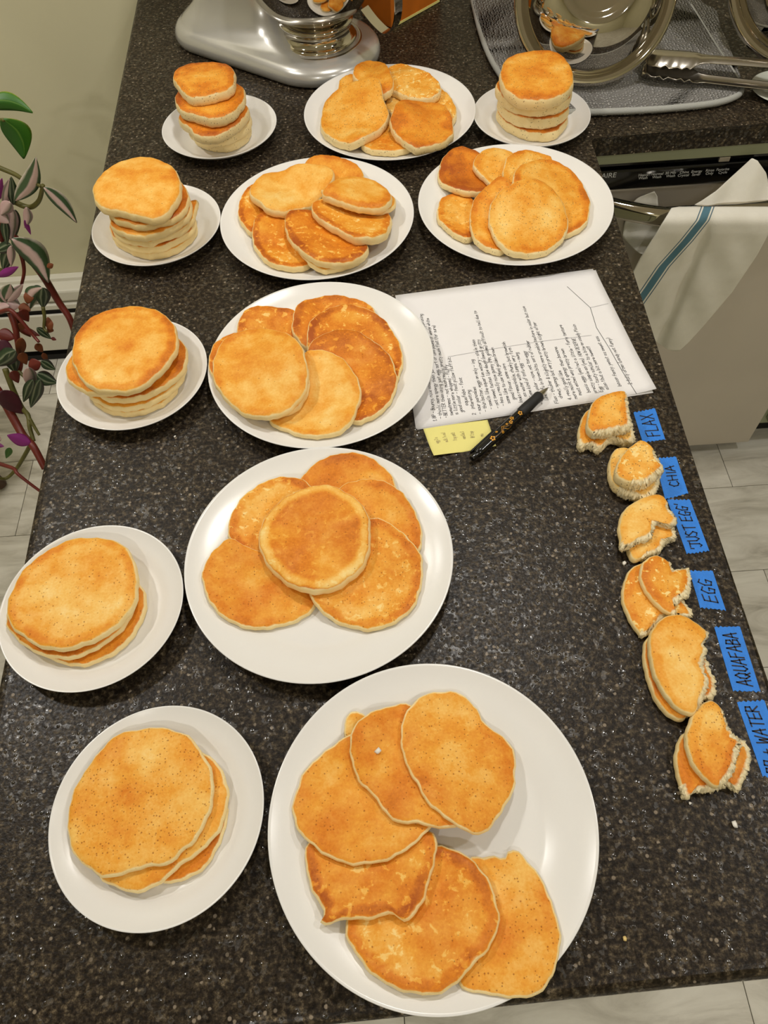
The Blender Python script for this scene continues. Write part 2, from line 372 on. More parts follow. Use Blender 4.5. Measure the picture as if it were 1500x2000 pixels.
# ------------------------------------------------------------------ room shell
def struct(o, label=None): o['kind'] = 'structure'; return o
WALLY = 1.69
XL, XR, YB = -2.3, 2.7, -2.1
struct(box('wall_back', XL, XR, WALLY, WALLY + 0.1, FLOOR, CEIL, M['wall']))
struct(box('wall_left', XL - 0.1, XL, YB, WALLY, FLOOR, CEIL, M['wall']))
struct(box('wall_right', XR, XR + 0.1, YB, WALLY, FLOOR, CEIL, M['wall']))
struct(box('wall_front', XL, XR, YB - 0.1, YB, FLOOR, CEIL, M['wall']))
struct(box('ceiling', XL, XR, YB, WALLY, CEIL, CEIL + 0.1, M['ceiling']))
fl = struct(box('floor', XL, XR, YB, WALLY, FLOOR - 0.06, FLOOR - 0.004, M['dark']))
PW, PH = 0.60, 0.235
pm_ = None; row = 0
y = 0.79 - PH * 13
while y < WALLY:
    y1 = min(y + PH, WALLY)
    x = 0.875 - PW * 6 + (0.30 if row % 2 else 0.0)
    while x < XR:
        x0, x1 = max(x, XL), min(x + PW, XR); yy0 = max(y, YB)
        if x1 - x0 > 0.02 and y1 - yy0 > 0.02:
            full = abs(x1 - x0 - PW) < 1e-6 and abs(y1 - yy0 - PH) < 1e-6
            cx, cy = (x0 + x1) / 2, (yy0 + y1) / 2
            if full and pm_ is not None:
                o = bpy.data.objects.new('plank', pm_); COL.objects.link(o); o.parent = fl
            else:
                hx, hy = (x1 - x0) / 2 - 0.0007, (y1 - yy0) / 2 - 0.0007
                o = bm_obj('plank', box_bm(-hx, hx, -hy, hy, -0.004, 0.0, 0.0006, 1), M['plank'], fl)
                if full: pm_ = o.data
            o.location = (cx, cy, FLOOR)
        x += PW
    y += PH; row += 1

# baseboard heater on the back wall
ht = empty('baseboard_heater', (-1.35, WALLY, FLOOR)); tag(ht, 'white baseboard heater along the foot of the green wall', 'heater')
hx0, hx1 = XL + 0.02 + 1.35, -0.44 + 1.35
def hb(name, y0, y1, z0, z1, m, bev=0.002): return box(name, hx0, hx1, y0, y1, z0 - FLOOR, z1 - FLOOR, m, ht, bev)
hb('back_panel', -0.02, 0.0, FLOOR + 0.02, -0.655, M['trim'])
hb('top_cover', -0.062, -0.018, -0.700, -0.664, M['trim'], 0.006)
hb('damper_blade', -0.066, -0.020, -0.722, -0.706, M['trim'], 0.002)
hb('front_cover', -0.068, -0.060, -0.868, -0.738, M['trim'], 0.003)
hb('heating_fins', -0.058, -0.02, -0.86, -0.724, M['dark'], 0)
hb('foot_rail', -0.06, -0.0, FLOOR + 0.001, FLOOR + 0.02, M['dark'], 0)

# ------------------------------------------------------------------ ceiling lamps
def lamp(x, y, power, label):
    r = empty('ceiling_downlight', (x, y, CEIL)); tag(r, label, 'lamp', 'recessed ceiling downlights')
    lathe('trim_ring', [(0.062, -0.0005), (0.066, -0.006), (0.085, -0.006), (0.088, -0.0005)], M['trim'], r, 32)
    m, nt, p = new_mat('lamp_glow')
    p.inputs['Base Color'].default_value = (1, 1, 1, 1)
    p.inputs['Emission Color'].default_value = (1.0, 0.97, 0.93, 1); p.inputs['Emission Strength'].default_value = LAMP_STRENGTH * power
    lathe('lamp_disc', [(0.0, -0.003), (0.062, -0.003)], m, r, 32)
for x, y, power, where in LAMPS:
    lamp(x, y, power, 'round recessed ceiling downlight ' + where)

# ------------------------------------------------------------------ countertop
def counter():
    xl = lambda yy: -0.374 - 0.0235 * yy
    yn = lambda xx: -0.0125 + 0.03 * xx
    out = [(xl(-0.02), yn(-0.374)), (0.345, yn(0.345)), (0.345, 1.090), (0.358, 1.103), (1.75, 1.128), (1.75, WALLY), (xl(WALLY), WALLY)]
    bm = bmesh.new()
    top = [bm.verts.new((a, b, 0)) for a, b in out]; bot = [bm.verts.new((a, b, -0.038)) for a, b in out]
    n = len(out)
    bm.faces.new(top); bm.faces.new(bot[::-1])
    for i in range(n): bm.faces.new((top[i], bot[i], bot[(i + 1) % n], top[(i + 1) % n]))
    eds = [e for e in bm.edges if e.verts[0] in top and e.verts[1] in top]
    bmesh.ops.bevel(bm, geom=eds, offset=0.011, segments=5, affect='EDGES', profile=0.5)
    o = bm_obj('countertop', bm, M['counter'], None, False)
    o.data.polygons.foreach_set('use_smooth', [abs(p.normal.z) < 0.98 and p.normal.z > 0.02 for p in o.data.polygons])
    return tag(o, 'dark brown speckled laminate countertop of the kitchen peninsula', 'countertop')
counter()
# cabinet carcass below the peninsula
cb = empty('base_cabinet', (0, 0.85, FLOOR)); tag(cb, 'sage green base cabinet below the peninsula counter', 'cabinet')
def cbx(name, x0, x1, y0, y1, z0, z1, m, bev=0.0): return box(name, x0, x1, y0 - 0.85, y1 - 0.85, z0 - FLOOR, z1 - FLOOR, m, cb, bev)
cbx('body', -0.20, 0.315, 0.10, WALLY - 0.005, FLOOR + 0.09, -0.0385, M['cabinet'])
cbx('toe_kick', -0.17, 0.25, 0.14, WALLY - 0.005, FLOOR + 0.0005, FLOOR + 0.09, M['dark'])
for k in range(2):
    d = cbx('door', 0.315, 0.333, 0.14 + 0.46 * k, 0.58 + 0.46 * k, FLOOR + 0.11, -0.06, M['cabinet'], 0.003)
# cabinet run beside the dishwasher
cf = empty('sink_cabinet', (1.35, 1.4, FLOOR)); tag(cf, 'sage green cabinet frame around and beside the dishwasher', 'cabinet')
def cfx(name, x0, x1, y0, y1, z0, z1, m, bev=0.0): return box(name, x0 - 1.35, x1 - 1.35, y0 - 1.4, y1 - 1.4, z0 - FLOOR, z1 - FLOOR, m, cf, bev)
cfx('top_rail', 0.346, 0.942, 1.120, 1.160, -0.064, -0.0385, M['cabinet'])
cfx('stile', 0.334, 0.352, 1.128, 1.165, -0.80, -0.0645, M['cabinet'])
cfx('body', 0.945, 1.75, 1.150, WALLY - 0.005, FLOOR + 0.09, -0.0385, M['cabinet'])
cfx('toe_kick', 0.945, 1.75, 1.20, WALLY - 0.005, FLOOR + 0.0005, FLOOR + 0.09, M['dark'])
for k in range(2):
    cfx('door', 0.955 + 0.4 * k, 1.345 + 0.4 * k, 1.132, 1.150, FLOOR + 0.11, -0.22, M['cabinet'], 0.003)
    cfx('drawer', 0.955 + 0.4 * k, 1.345 + 0.4 * k, 1.132, 1.150, -0.205, -0.06, M['cabinet'], 0.003)

# ------------------------------------------------------------------ lettering: a hand-drawn single stroke alphabet
GL = {
 'a': [[(3, 3), (1, 4), (0, 2), (1, 0), (3, 1), (3, 4), (3, 1), (4, 0)]], 'b': [[(0, 7), (0, 0), (2, 0), (3, 2), (2, 4), (0, 3)]], 'c': [[(3, 3), (1, 4), (0, 2), (1, 0), (3, 1)]],
 'd': [[(3, 3), (1, 4), (0, 2), (1, 0), (3, 1)], [(3, 7), (3, 0)]], 'e': [[(0, 2), (3, 2.4), (2, 4), (0, 3), (0, 1), (2, 0), (3, 1)]], 'f': [[(3, 6.5), (2, 7), (1, 6), (1, 0)], [(0, 4), (3, 4)]],
 'g': [[(3, 3), (1, 4), (0, 2), (1, 0), (3, 1)], [(3, 4), (3, -2), (1, -3), (0, -2)]], 'h': [[(0, 7), (0, 0)], [(0, 2), (2, 4), (3, 3), (3, 0)]], 'i': [[(1, 4), (1, 0), (2, 0)], [(1, 5.6), (1.2, 6)]],
 'j': [[(2, 4), (2, -2), (0, -3)]], 'k': [[(0, 7), (0, 0)], [(3, 4), (0, 2), (3, 0)]], 'l': [[(1, 7), (1, 0), (2, 0)]], 'm': [[(0, 4), (0, 0)], [(0, 3), (1, 4), (2, 3), (2, 0)], [(2, 3), (3, 4), (4, 3), (4, 0)]],
 'n': [[(0, 4), (0, 0)], [(0, 2.5), (2, 4), (3, 3), (3, 0)]], 'o': [[(1.5, 4), (0, 3), (0, 1), (1.5, 0), (3, 1), (3, 3), (1.5, 4)]], 'p': [[(0, 4), (0, -3)], [(0, 3), (2, 4), (3, 2), (2, 0), (0, 1)]],
 'q': [[(3, 3), (1, 4), (0, 2), (1, 0), (3, 1)], [(3, 4), (3, -3)]], 'r': [[(0, 4), (0, 0)], [(0, 2.5), (1, 4), (3, 3.6)]], 's': [[(3, 3.5), (1, 4), (0, 3), (3, 1.2), (2, 0), (0, 0.5)]], 't': [[(1, 6), (1, 0.4), (3, 0)], [(0, 4), (3, 4)]],
 'u': [[(0, 4), (0, 1), (1, 0), (3, 1)], [(3, 4), (3, 0)]], 'v': [[(0, 4), (1.5, 0), (3, 4)]], 'w': [[(0, 4), (1, 0), (2, 3), (3, 0), (4, 4)]], 'x': [[(0, 4), (3, 0)], [(3, 4), (0, 0)]], 'y': [[(0, 4), (1.5, 1)], [(3, 4), (0.5, -3)]], 'z': [[(0, 4), (3, 4), (0, 0), (3, 0)]],
 'A': [[(0, 0), (1.8, 7), (3.6, 0)], [(0.6, 2.4), (3.4, 2.8)]], 'B': [[(0, 0), (0, 7), (2.4, 6.6), (2.6, 4.4), (0, 3.6), (3, 3), (3, 0.8), (0, 0)]], 'C': [[(3, 6), (1.4, 7), (0, 4), (0.3, 1), (1.6, 0), (3.2, 0.8)]], 'D': [[(0, 0), (0, 7), (2.5, 6), (3, 3), (2, 0.5), (0, 0)]],
 'E': [[(3, 7), (0, 6.6), (0, 0), (3.2, 0.2)], [(0, 3.5), (2.6, 3.6)]], 'F': [[(3, 7), (0, 6.6), (0, 0)], [(0, 3.5), (2.5, 3.8)]], 'G': [[(3, 6), (1.3, 7), (0, 4), (0.5, 0.6), (2.4, 0), (3, 2.8), (1.6, 3)]], 'H': [[(0, 7), (0, 0)], [(3, 7), (3, 0)], [(0, 3.6), (3, 3.4)]],
 'I': [[(1, 7), (1, 0)]], 'J': [[(0, 7), (3.4, 6.8)], [(2.2, 6.8), (2.2, 1), (1, 0), (0, 1)]], 'K': [[(0, 7), (0, 0)], [(3, 7), (0, 3), (3, 0)]], 'L': [[(0, 7), (0, 0), (3, 0.2)]], 'M': [[(0, 0), (0, 7), (2, 3), (4, 7), (4, 0)]], 'N': [[(0, 0), (0, 7), (3, 0), (3, 7)]],
 'O': [[(1.5, 7), (0, 5), (0, 2), (1.5, 0), (3, 2), (3, 5), (1.5, 7)]], 'P': [[(0, 0), (0, 7), (2.6, 6.6), (2.8, 4), (0, 3.4)]], 'Q': [[(1.5, 7), (0, 5), (0, 2), (1.5, 0), (3, 2), (3, 5), (1.5, 7)], [(2, 2), (3.8, -0.6)]], 'R': [[(0, 0), (0, 7), (2.6, 6.6), (2.8, 4.2), (0, 3.4), (3.2, 0)]],
 'S': [[(3, 6.2), (1.4, 7), (0, 5.4), (3, 2.2), (2, 0), (0, 0.8)]], 'T': [[(0, 6.8), (4, 7)], [(2, 7), (2, 0)]], 'U': [[(0, 7), (0, 1.6), (1.5, 0), (3, 1.6), (3, 7)]], 'V': [[(0, 7), (1.6, 0), (3.2, 7)]], 'W': [[(0, 7), (1, 0), (2, 5), (3, 0), (4, 7)]], 'X': [[(0, 7), (3.4, 0)], [(3.4, 7), (0, 0)]],
 'Y': [[(0, 7), (1.6, 3.6), (3.2, 7)], [(1.6, 3.6), (1.6, 0)]], '1': [[(0, 5), (1, 7), (1, 0)]], '2': [[(0, 5.4), (1.5, 7), (3, 5), (0, 0), (3.4, 0)]], '3': [[(0, 6.6), (2.6, 6), (1, 3.8), (3, 2), (1.4, 0), (0, 0.8)]], '4': [[(2.4, 0), (2.4, 7), (0, 2.4), (3.4, 2.4)]], '5': [[(3, 7), (0, 7), (0, 4), (2.6, 3.6), (2.4, 0.4), (0, 0)]],
 '-': [[(0, 3), (3, 3)]], '.': [[(0.4, 0), (0.7, 0.4)]], ',': [[(0.6, 0.5), (0.2, -1)]], '+': [[(0, 3), (3.4, 3)], [(1.7, 5), (1.7, 1)]], '"': [[(0.4, 7), (0.2, 5.4)]], '(': [[(1.4, 7.6), (0, 3.4), (1.4, -0.8)]], ')': [[(0, 7.6), (1.4, 3.4), (0, -0.8)]], '!': [[(0.6, 7), (0.6, 2)], [(0.6, 0.4), (0.6, 0)]], '&': [[(3, 0), (0.6, 5.6), (1.6, 7), (2.4, 5.4), (0, 2), (1.2, 0), (3.2, 2.6)]], ':': [[(0.5, 0.4), (0.5, 0)], [(0.5, 3), (0.5, 2.6)]], '*': [[(0.4, 2.5), (1.4, 3.3)], [(1.4, 2.4), (0.4, 3.4)]], '?': [[(0, 5.6), (1.4, 7), (2.8, 5.4), (1.4, 3.6), (1.4, 2)], [(1.4, 0.4), (1.4, 0)]],
}
def strokes(text, jit=0.35, rnd=RND, slant=0.12, gap=1.3):
    """polylines in letter units, and the line's length"""
    x, out = 0.0, []
    for ch in text:
        if ch == ' ': x += 2.4; continue
        g = GL.get(ch)
        if g is None: continue
        w = max(p[0] for s in g for p in s); dy = rnd.uniform(-jit, jit)
        for s in g: out.append([(x + p[0] + slant * p[1] + rnd.uniform(-jit, jit) * 0.4, p[1] + dy + rnd.uniform(-jit, jit) * 0.4) for p in s])
        x += w + gap
    return out, x
def ribbons(polys, width, fn, V, Fc):
    """flat pen strokes; fn maps (u, v) in metres on the sheet to a 3-D point"""
    for pl in polys:
        for (x0, y0), (x1, y1) in zip(pl, pl[1:]):
            d = math.hypot(x1 - x0, y1 - y0)
            if d < 1e-9: continue
            ex, ey = (x1 - x0) / d, (y1 - y0) / d; h = width / 2; b = len(V)
            for px, py in ((x0 - ex * h + ey * h, y0 - ey * h - ex * h), (x0 - ex * h - ey * h, y0 - ey * h + ex * h), (x1 + ex * h - ey * h, y1 + ey * h + ex * h), (x1 + ex * h + ey * h, y1 + ey * h - ex * h)):
                V.append(fn(px, py))
            Fc.append((b, b + 3, b + 2, b + 1))
def font_mesh(name, text, size, m, parent, mat, align='LEFT'):
    cu = bpy.data.curves.new(name, 'FONT'); cu.body = text; cu.size = size; cu.align_x = align; cu.space_line = 0.85; cu.extrude = 0.0001
    t = bpy.data.objects.new(name, cu); COL.objects.link(t)
    dg = bpy.context.evaluated_depsgraph_get(); me = bpy.data.meshes.new_from_object(t.evaluated_get(dg))
    bpy.data.objects.remove(t); bpy.data.curves.remove(cu)
    o = bpy.data.objects.new(name, me); COL.objects.link(o); me.materials.clear(); me.materials.append(m); me.transform(mat); o.parent = parent
    return o

# ------------------------------------------------------------------ dishwasher and its towel
DY = 1.135
dw = empty('dishwasher', (0.64, DY, FLOOR)); tag(dw, 'stainless steel dishwasher with black control panel under the counter', 'dishwasher')
def dwx(name, x0, x1, y0, y1, z0, z1, m, bev=0.0, seg=2): return box(name, x0 - 0.64, x1 - 0.64, y0 - DY, y1 - DY, z0 - FLOOR, z1 - FLOOR, m, dw, bev, seg)
dwx('tub', 0.358, 0.930, 1.162, 1.66, FLOOR + 0.09, -0.066, M['dark'])
dwx('door', 0.354, 0.932, 1.128, 1.160, -0.868, -0.1165, M['steel'], 0.004, 3)
cp = dwx('control_panel', 0.354, 0.932, 1.122, 1.160, -0.115, -0.078, M['blackgloss'], 0.004, 3)
dwx('panel_lip', 0.354, 0.932, 1.128, 1.160, -0.0775, -0.066, M['blackgloss'], 0.004, 3)
dwx('latch', 0.588, 0.606, 1.1235, 1.1285, -0.0765, -0.068, M['steel'], 0.001)
dwx('toe_panel', 0.36, 0.926, 1.19, 1.20, FLOOR + 0.001, -0.872, M['dark'])
FR = Matrix(((1, 0, 0, 0), (0, 0, -1, 0), (0, 1, 0, 0), (0, 0, 0, 1)))     # text plane -> faces -y
def dtext(txt, px, py, size, align):
    p = aty(px, py, 1.1217)
    o = font_mesh('lettering', txt, size, M['print'], cp, Matrix.Translation((p.x - 0.64, 1.1217 - DY, p.z - FLOOR)) @ FR, align)
    return o
dtext('FRIGIDAIRE', 1203, 346, 0.0125, 'RIGHT')
for px, py, t in ((1256, 344, 'Heavy\n Wash'), (1283, 342, 'Normal\n Wash'), (1309, 340, '30 Min\n  Wash'), (1336, 338.5, 'China\nCrystal'), (1360, 337, 'Energy\n Saver'), (1386, 335, 'Rinse\n Only'), (1411, 333, 'Favorite\n  Cycle')):
    dtext(t, px, py, 0.0066, 'CENTER')
hp = []
for k in range(33):
    u = k / 32; e = math.sin(math.pi * u)
    x = 0.385 + 0.52 * u
    hp.append((x - 0.64, (1.128 - 0.058 * min(1, e * 1.6) ** 0.8 if 0 < u < 1 else 1.130) - DY, -0.134 - FLOOR))
hd = tube('handle', hp, 0.0135, M['chrome'], dw, 20)
for v in hd.data.vertices:                         # a flattened bar, taller than deep
    v.co.z = (-0.134 - FLOOR) + (v.co.z - (-0.134 - FLOOR)) * 1.25

def sheet(name, outline, fn, m, parent, res=0.006, stripe=None, thick=0.0016):
    """cloth panel: pixel outline filled with a grid; fn(px,py) -> 3-D point"""
    out = np.array(outline, float)
    x0, y0 = out.min(0); x1, y1 = out.max(0); step = res / 0.0009
    # rows across the outline
    V, Fc, S = [], [], []
    rows = max(4, int((y1 - y0) / step)); cols = max(4, int((x1 - x0) / step)); idx = []
    def span(yy):
        xs = []
        n = len(out)
        for i in range(n):
            a, b = out[i], out[(i + 1) % n]
            if (a[1] <= yy < b[1]) or (b[1] <= yy < a[1]): xs.append(a[0] + (b[0] - a[0]) * (yy - a[1]) / (b[1] - a[1]))
        return min(xs), max(xs)
    for r in range(rows + 1):
        yy = y0 + (y1 - y0) * min(max(r / rows, 0.004), 0.996); a, b = span(yy); line = []
        for c in range(cols + 1):
            xx = a + (b - a) * c / cols; line.append(len(V)); V.append(fn(xx, yy)); S.append(stripe(xx, yy) if stripe else 1.0)
        idx.append(line)
    for r in range(rows):
        for c in range(cols): Fc.append((idx[r][c], idx[r][c + 1], idx[r + 1][c + 1], idx[r + 1][c]))
    o = mesh_obj(name, V, Fc, m, parent)
    at_ = o.data.attributes.new('stripe', 'FLOAT', 'POINT'); at_.data.foreach_set('value', S)
    md = o.modifiers.new('solid', 'SOLIDIFY'); md.thickness = thick; md.offset = 0
    return o
tw = empty('dish_towel', (0.66, 1.07, -0.134)); tag(tw, 'white cotton dish towel with a blue stripe draped over the dishwasher handle', 'towel')
TO = Vector(tw.location)
def front_fn(px, py):
    k = (py - 400) / 280.0
    wob = 0.0035 * math.sin(px * 0.030 + py * 0.022) + 0.0012 * math.sin(px * 0.08 - py * 0.03)
    g = abs((px - (1395 - (py - 410) * 0.42)) / 13.0); valley = -0.012 * math.exp(-g * g)     # deep fold beside the stripe
    yb = 1.036 + 0.030 * max(0.0, 1 - k * 7) ** 2 + 0.030 * max(0.0, k - 0.2)
    return aty(px, py, yb + (wob - valley) * min(1, max(0.05, k * 3))) - TO
def stripe_fn(px, py):
    # the stripe runs down-left
    xs = np.interp(py, [405, 430, 470, 520, 560, 605], [1382, 1372, 1340, 1295, 1268, 1236])
    return (px - xs) * 0.74 * 0.00092
sheet('front_panel', [(1312, 405), (1345, 403), (1400, 404), (1470, 404), (1500, 404), (1530, 404), (1545, 412), (1520, 430), (1500, 458), (1479, 497), (1430, 570), (1374, 636), (1345, 668), (1325, 686), (1308, 684), (1271, 660), (1257, 640), (1238, 610), (1222, 560), (1250, 505), (1285, 450)], front_fn, M['towel'], tw, 0.0035, stripe_fn)
def flap_fn(px, py):
    k = (408 - py) / 98.0
    return aty(px, py, 1.071 + 0.036 * k + 0.003 * math.sin(px * 0.09 + py * 0.03)) - TO
sheet('upper_flap', [(1342, 408), (1370, 392), (1400, 372), (1440, 335), (1468, 309), (1478, 312), (1496, 338), (1505, 380), (1512, 410), (1450, 410), (1400, 410)], flap_fn, M['towel'], tw, 0.004)
def back_fn(px, py): return aty(px, py, 1.117 + 0.002 * math.sin(px * 0.12) + 0.0015 * math.sin(py * 0.2)) - TO
sheet('back_corner', [(1229, 402), (1246, 386), (1278, 374), (1284, 384), (1286, 410), (1275, 415), (1232, 412)], back_fn, M['towel'], tw, 0.003)
sheet('back_panel', [(1228, 408), (1300, 414), (1330, 430), (1330, 470), (1290, 500), (1250, 496), (1240, 488), (1216, 462), (1219, 440)], back_fn, M['towel'], tw, 0.004)

# ------------------------------------------------------------------ plates
def plate_profile(R, small):
    k = R / 0.135
    zs = 1.0 if not small else 0.92
    wr = 0.088 if not small else 0.092
    top = [(0.0, 0.0052), (wr * 0.75, 0.0050), (wr, 0.0058), (wr + 0.007, 0.0078), (wr + 0.013, 0.0112), (0.116, 0.0150), (0.128, 0.0190), (0.1325, 0.0214), (0.1345, 0.0222)]
    low = [(0.1350, 0.0216), (0.1340, 0.0202), (0.126, 0.0152), (0.106, 0.0075), (0.094, 0.0022), (0.090, 0.0), (0.084, 0.0), (0.081, 0.0020), (0.0, 0.0022)]
    return [(r * k, z * zs) for r, z in top], [(r * k, z * zs) for r, z in low]
PLATES = {}
def plate(key, x, y, R, small, label):
    top, low = plate_profile(R, small)
    o = lathe('small_plate' if small else 'dinner_plate', top + low, M['porcelain'], None, 128, (x, y, 0.0))
    tag(o, label, 'plate', 'small white plates' if small else 'large white plates')
    PLATES[key] = (x, y, top)
plate('L1', 0.0218, 0.1208, 0.135, False, 'large white plate with thin pancakes in a C-shaped ring and bare porcelain')
plate('L2', -0.0685, 0.3783, 0.135, False, 'large white plate with five pancakes fanned under one darker centre pancake')
plate('L3', -0.0631, 0.6470, 0.135, False, 'large white plate resting over the edge of the handwritten sheet')
plate('L4', -0.0649, 0.9223, 0.135, False, 'large white plate of thick pancakes beside the tallest stack of pancakes')
plate('L5', 0.2117, 0.9228, 0.135, False, 'large white plate by the dishwasher handle, overlapping the counter edge')
plate('L6', 0.0519, 1.1725, 0.135, False, 'large white plate of irregular pancakes in front of the stand mixer')
plate('S1', -0.2071, 0.1430, 0.090, True, 'small white plate under three thin heavily speckled pancakes')
plate('S2', -0.2922, 0.3415, 0.090, True, 'small white plate under three thin pancakes, overhanging the counter edge')
plate('S3', -0.2899, 0.6489, 0.090, True, 'small white plate under a stack of five even golden pancakes')
plate('S4', -0.2903, 0.9300, 0.090, True, 'small white plate under the tall leaning stack of six pancakes')
plate('S5', -0.2161, 1.1650, 0.090, True, 'small white plate under lumpy seeded pancakes by the mixer heel')
plate('S6', 0.2703, 1.1387, 0.090, True, 'small white plate under four thick pancakes by the grey drying mat')

# ------------------------------------------------------------------ pancakes, laid one over another on a height field
CELL = 0.002
class Field:
    def __init__(s, x, y, half, base):
        s.x0, s.y0, s.n = x - half, y - half, int(2 * half / CELL) + 1
        g = np.arange(s.n) * CELL
        s.X, s.Y = np.meshgrid(s.x0 + g, s.y0 + g, indexing='ij'); s.Z = base(s.X, s.Y)
    def sample(s, Z, x, y):
        u = np.clip((np.asarray(x) - s.x0) / CELL, 0, s.n - 1.001); v = np.clip((np.asarray(y) - s.y0) / CELL, 0, s.n - 1.001)
        i, j = u.astype(int), v.astype(int); a, b = u - i, v - j
        return Z[i, j] * (1 - a) * (1 - b) + Z[i + 1, j] * a * (1 - b) + Z[i, j + 1] * (1 - a) * b + Z[i + 1, j + 1] * a * b
def shift(Z, dx, dy, fill):
    o = np.full_like(Z, fill); n, m = Z.shape
    o[max(0, dx):n + min(0, dx), max(0, dy):m + min(0, dy)] = Z[max(0, -dx):n + min(0, -dx), max(0, -dy):m + min(0, -dy)]
    return o
def inside(X, Y, P):
    r = np.zeros(X.shape, bool); n = len(P)
    for i in range(n):
        (x0, y0), (x1, y1) = P[i], P[(i + 1) % n]
        if y0 == y1: continue
        c = ((y0 > Y) != (y1 > Y)) & (X < (x1 - x0) * (Y - y0) / (y1 - y0) + x0); r ^= c
    return r
def drape(fd, mask, slope):
    NEG = -10.0
    Z = np.where(mask, fd.Z, NEG)
    for st in (1, 2, 4, 8, 16, 8, 4, 2, 1):
        for dx, dy in ((1, 0), (-1, 0), (0, 1), (0, -1), (1, 1), (1, -1), (-1, 1), (-1, -1)):
            Z = np.maximum(Z, shift(Z, dx * st, dy * st, NEG) - slope * CELL * st * math.hypot(dx, dy))
    # the cone carries the surface a little past the outline as well; smooth it there and inside
    grown = mask.copy()
    for _ in range(6):
        grown = grown | shift(grown, 1, 0, False) | shift(grown, -1, 0, False) | shift(grown, 0, 1, False) | shift(grown, 0, -1, False)
    w = grown.astype(float); Zs = np.where(grown, Z, 0.0)
    for _ in range(10):
        num = Zs * w; den = w.copy()
        for dx, dy in ((1, 0), (-1, 0), (0, 1), (0, -1)):
            num = num + shift(Zs * w, dx, dy, 0.0); den = den + shift(w, dx, dy, 0.0)
        Zs = np.where(grown, num / np.maximum(den, 1e-9), 0.0)
        Zs = np.where(mask, np.maximum(Zs, fd.Z - 0.0002), Zs)
    # extend flat beyond
    out = Zs; g = grown
    for _ in range(6):
        num = np.where(g, out, 0.0); den = g.astype(float)
        a = num.copy(); b = den.copy()
        for dx, dy in ((1, 0), (-1, 0), (0, 1), (0, -1)): a = a + shift(num, dx, dy, 0.0); b = b + shift(den, dx, dy, 0.0)
        out = np.where(g, out, np.where(b > 0, a / np.maximum(b, 1e-9), 0.0)); g = g | (b > 0)
    return np.where(g, out, fd.Z)

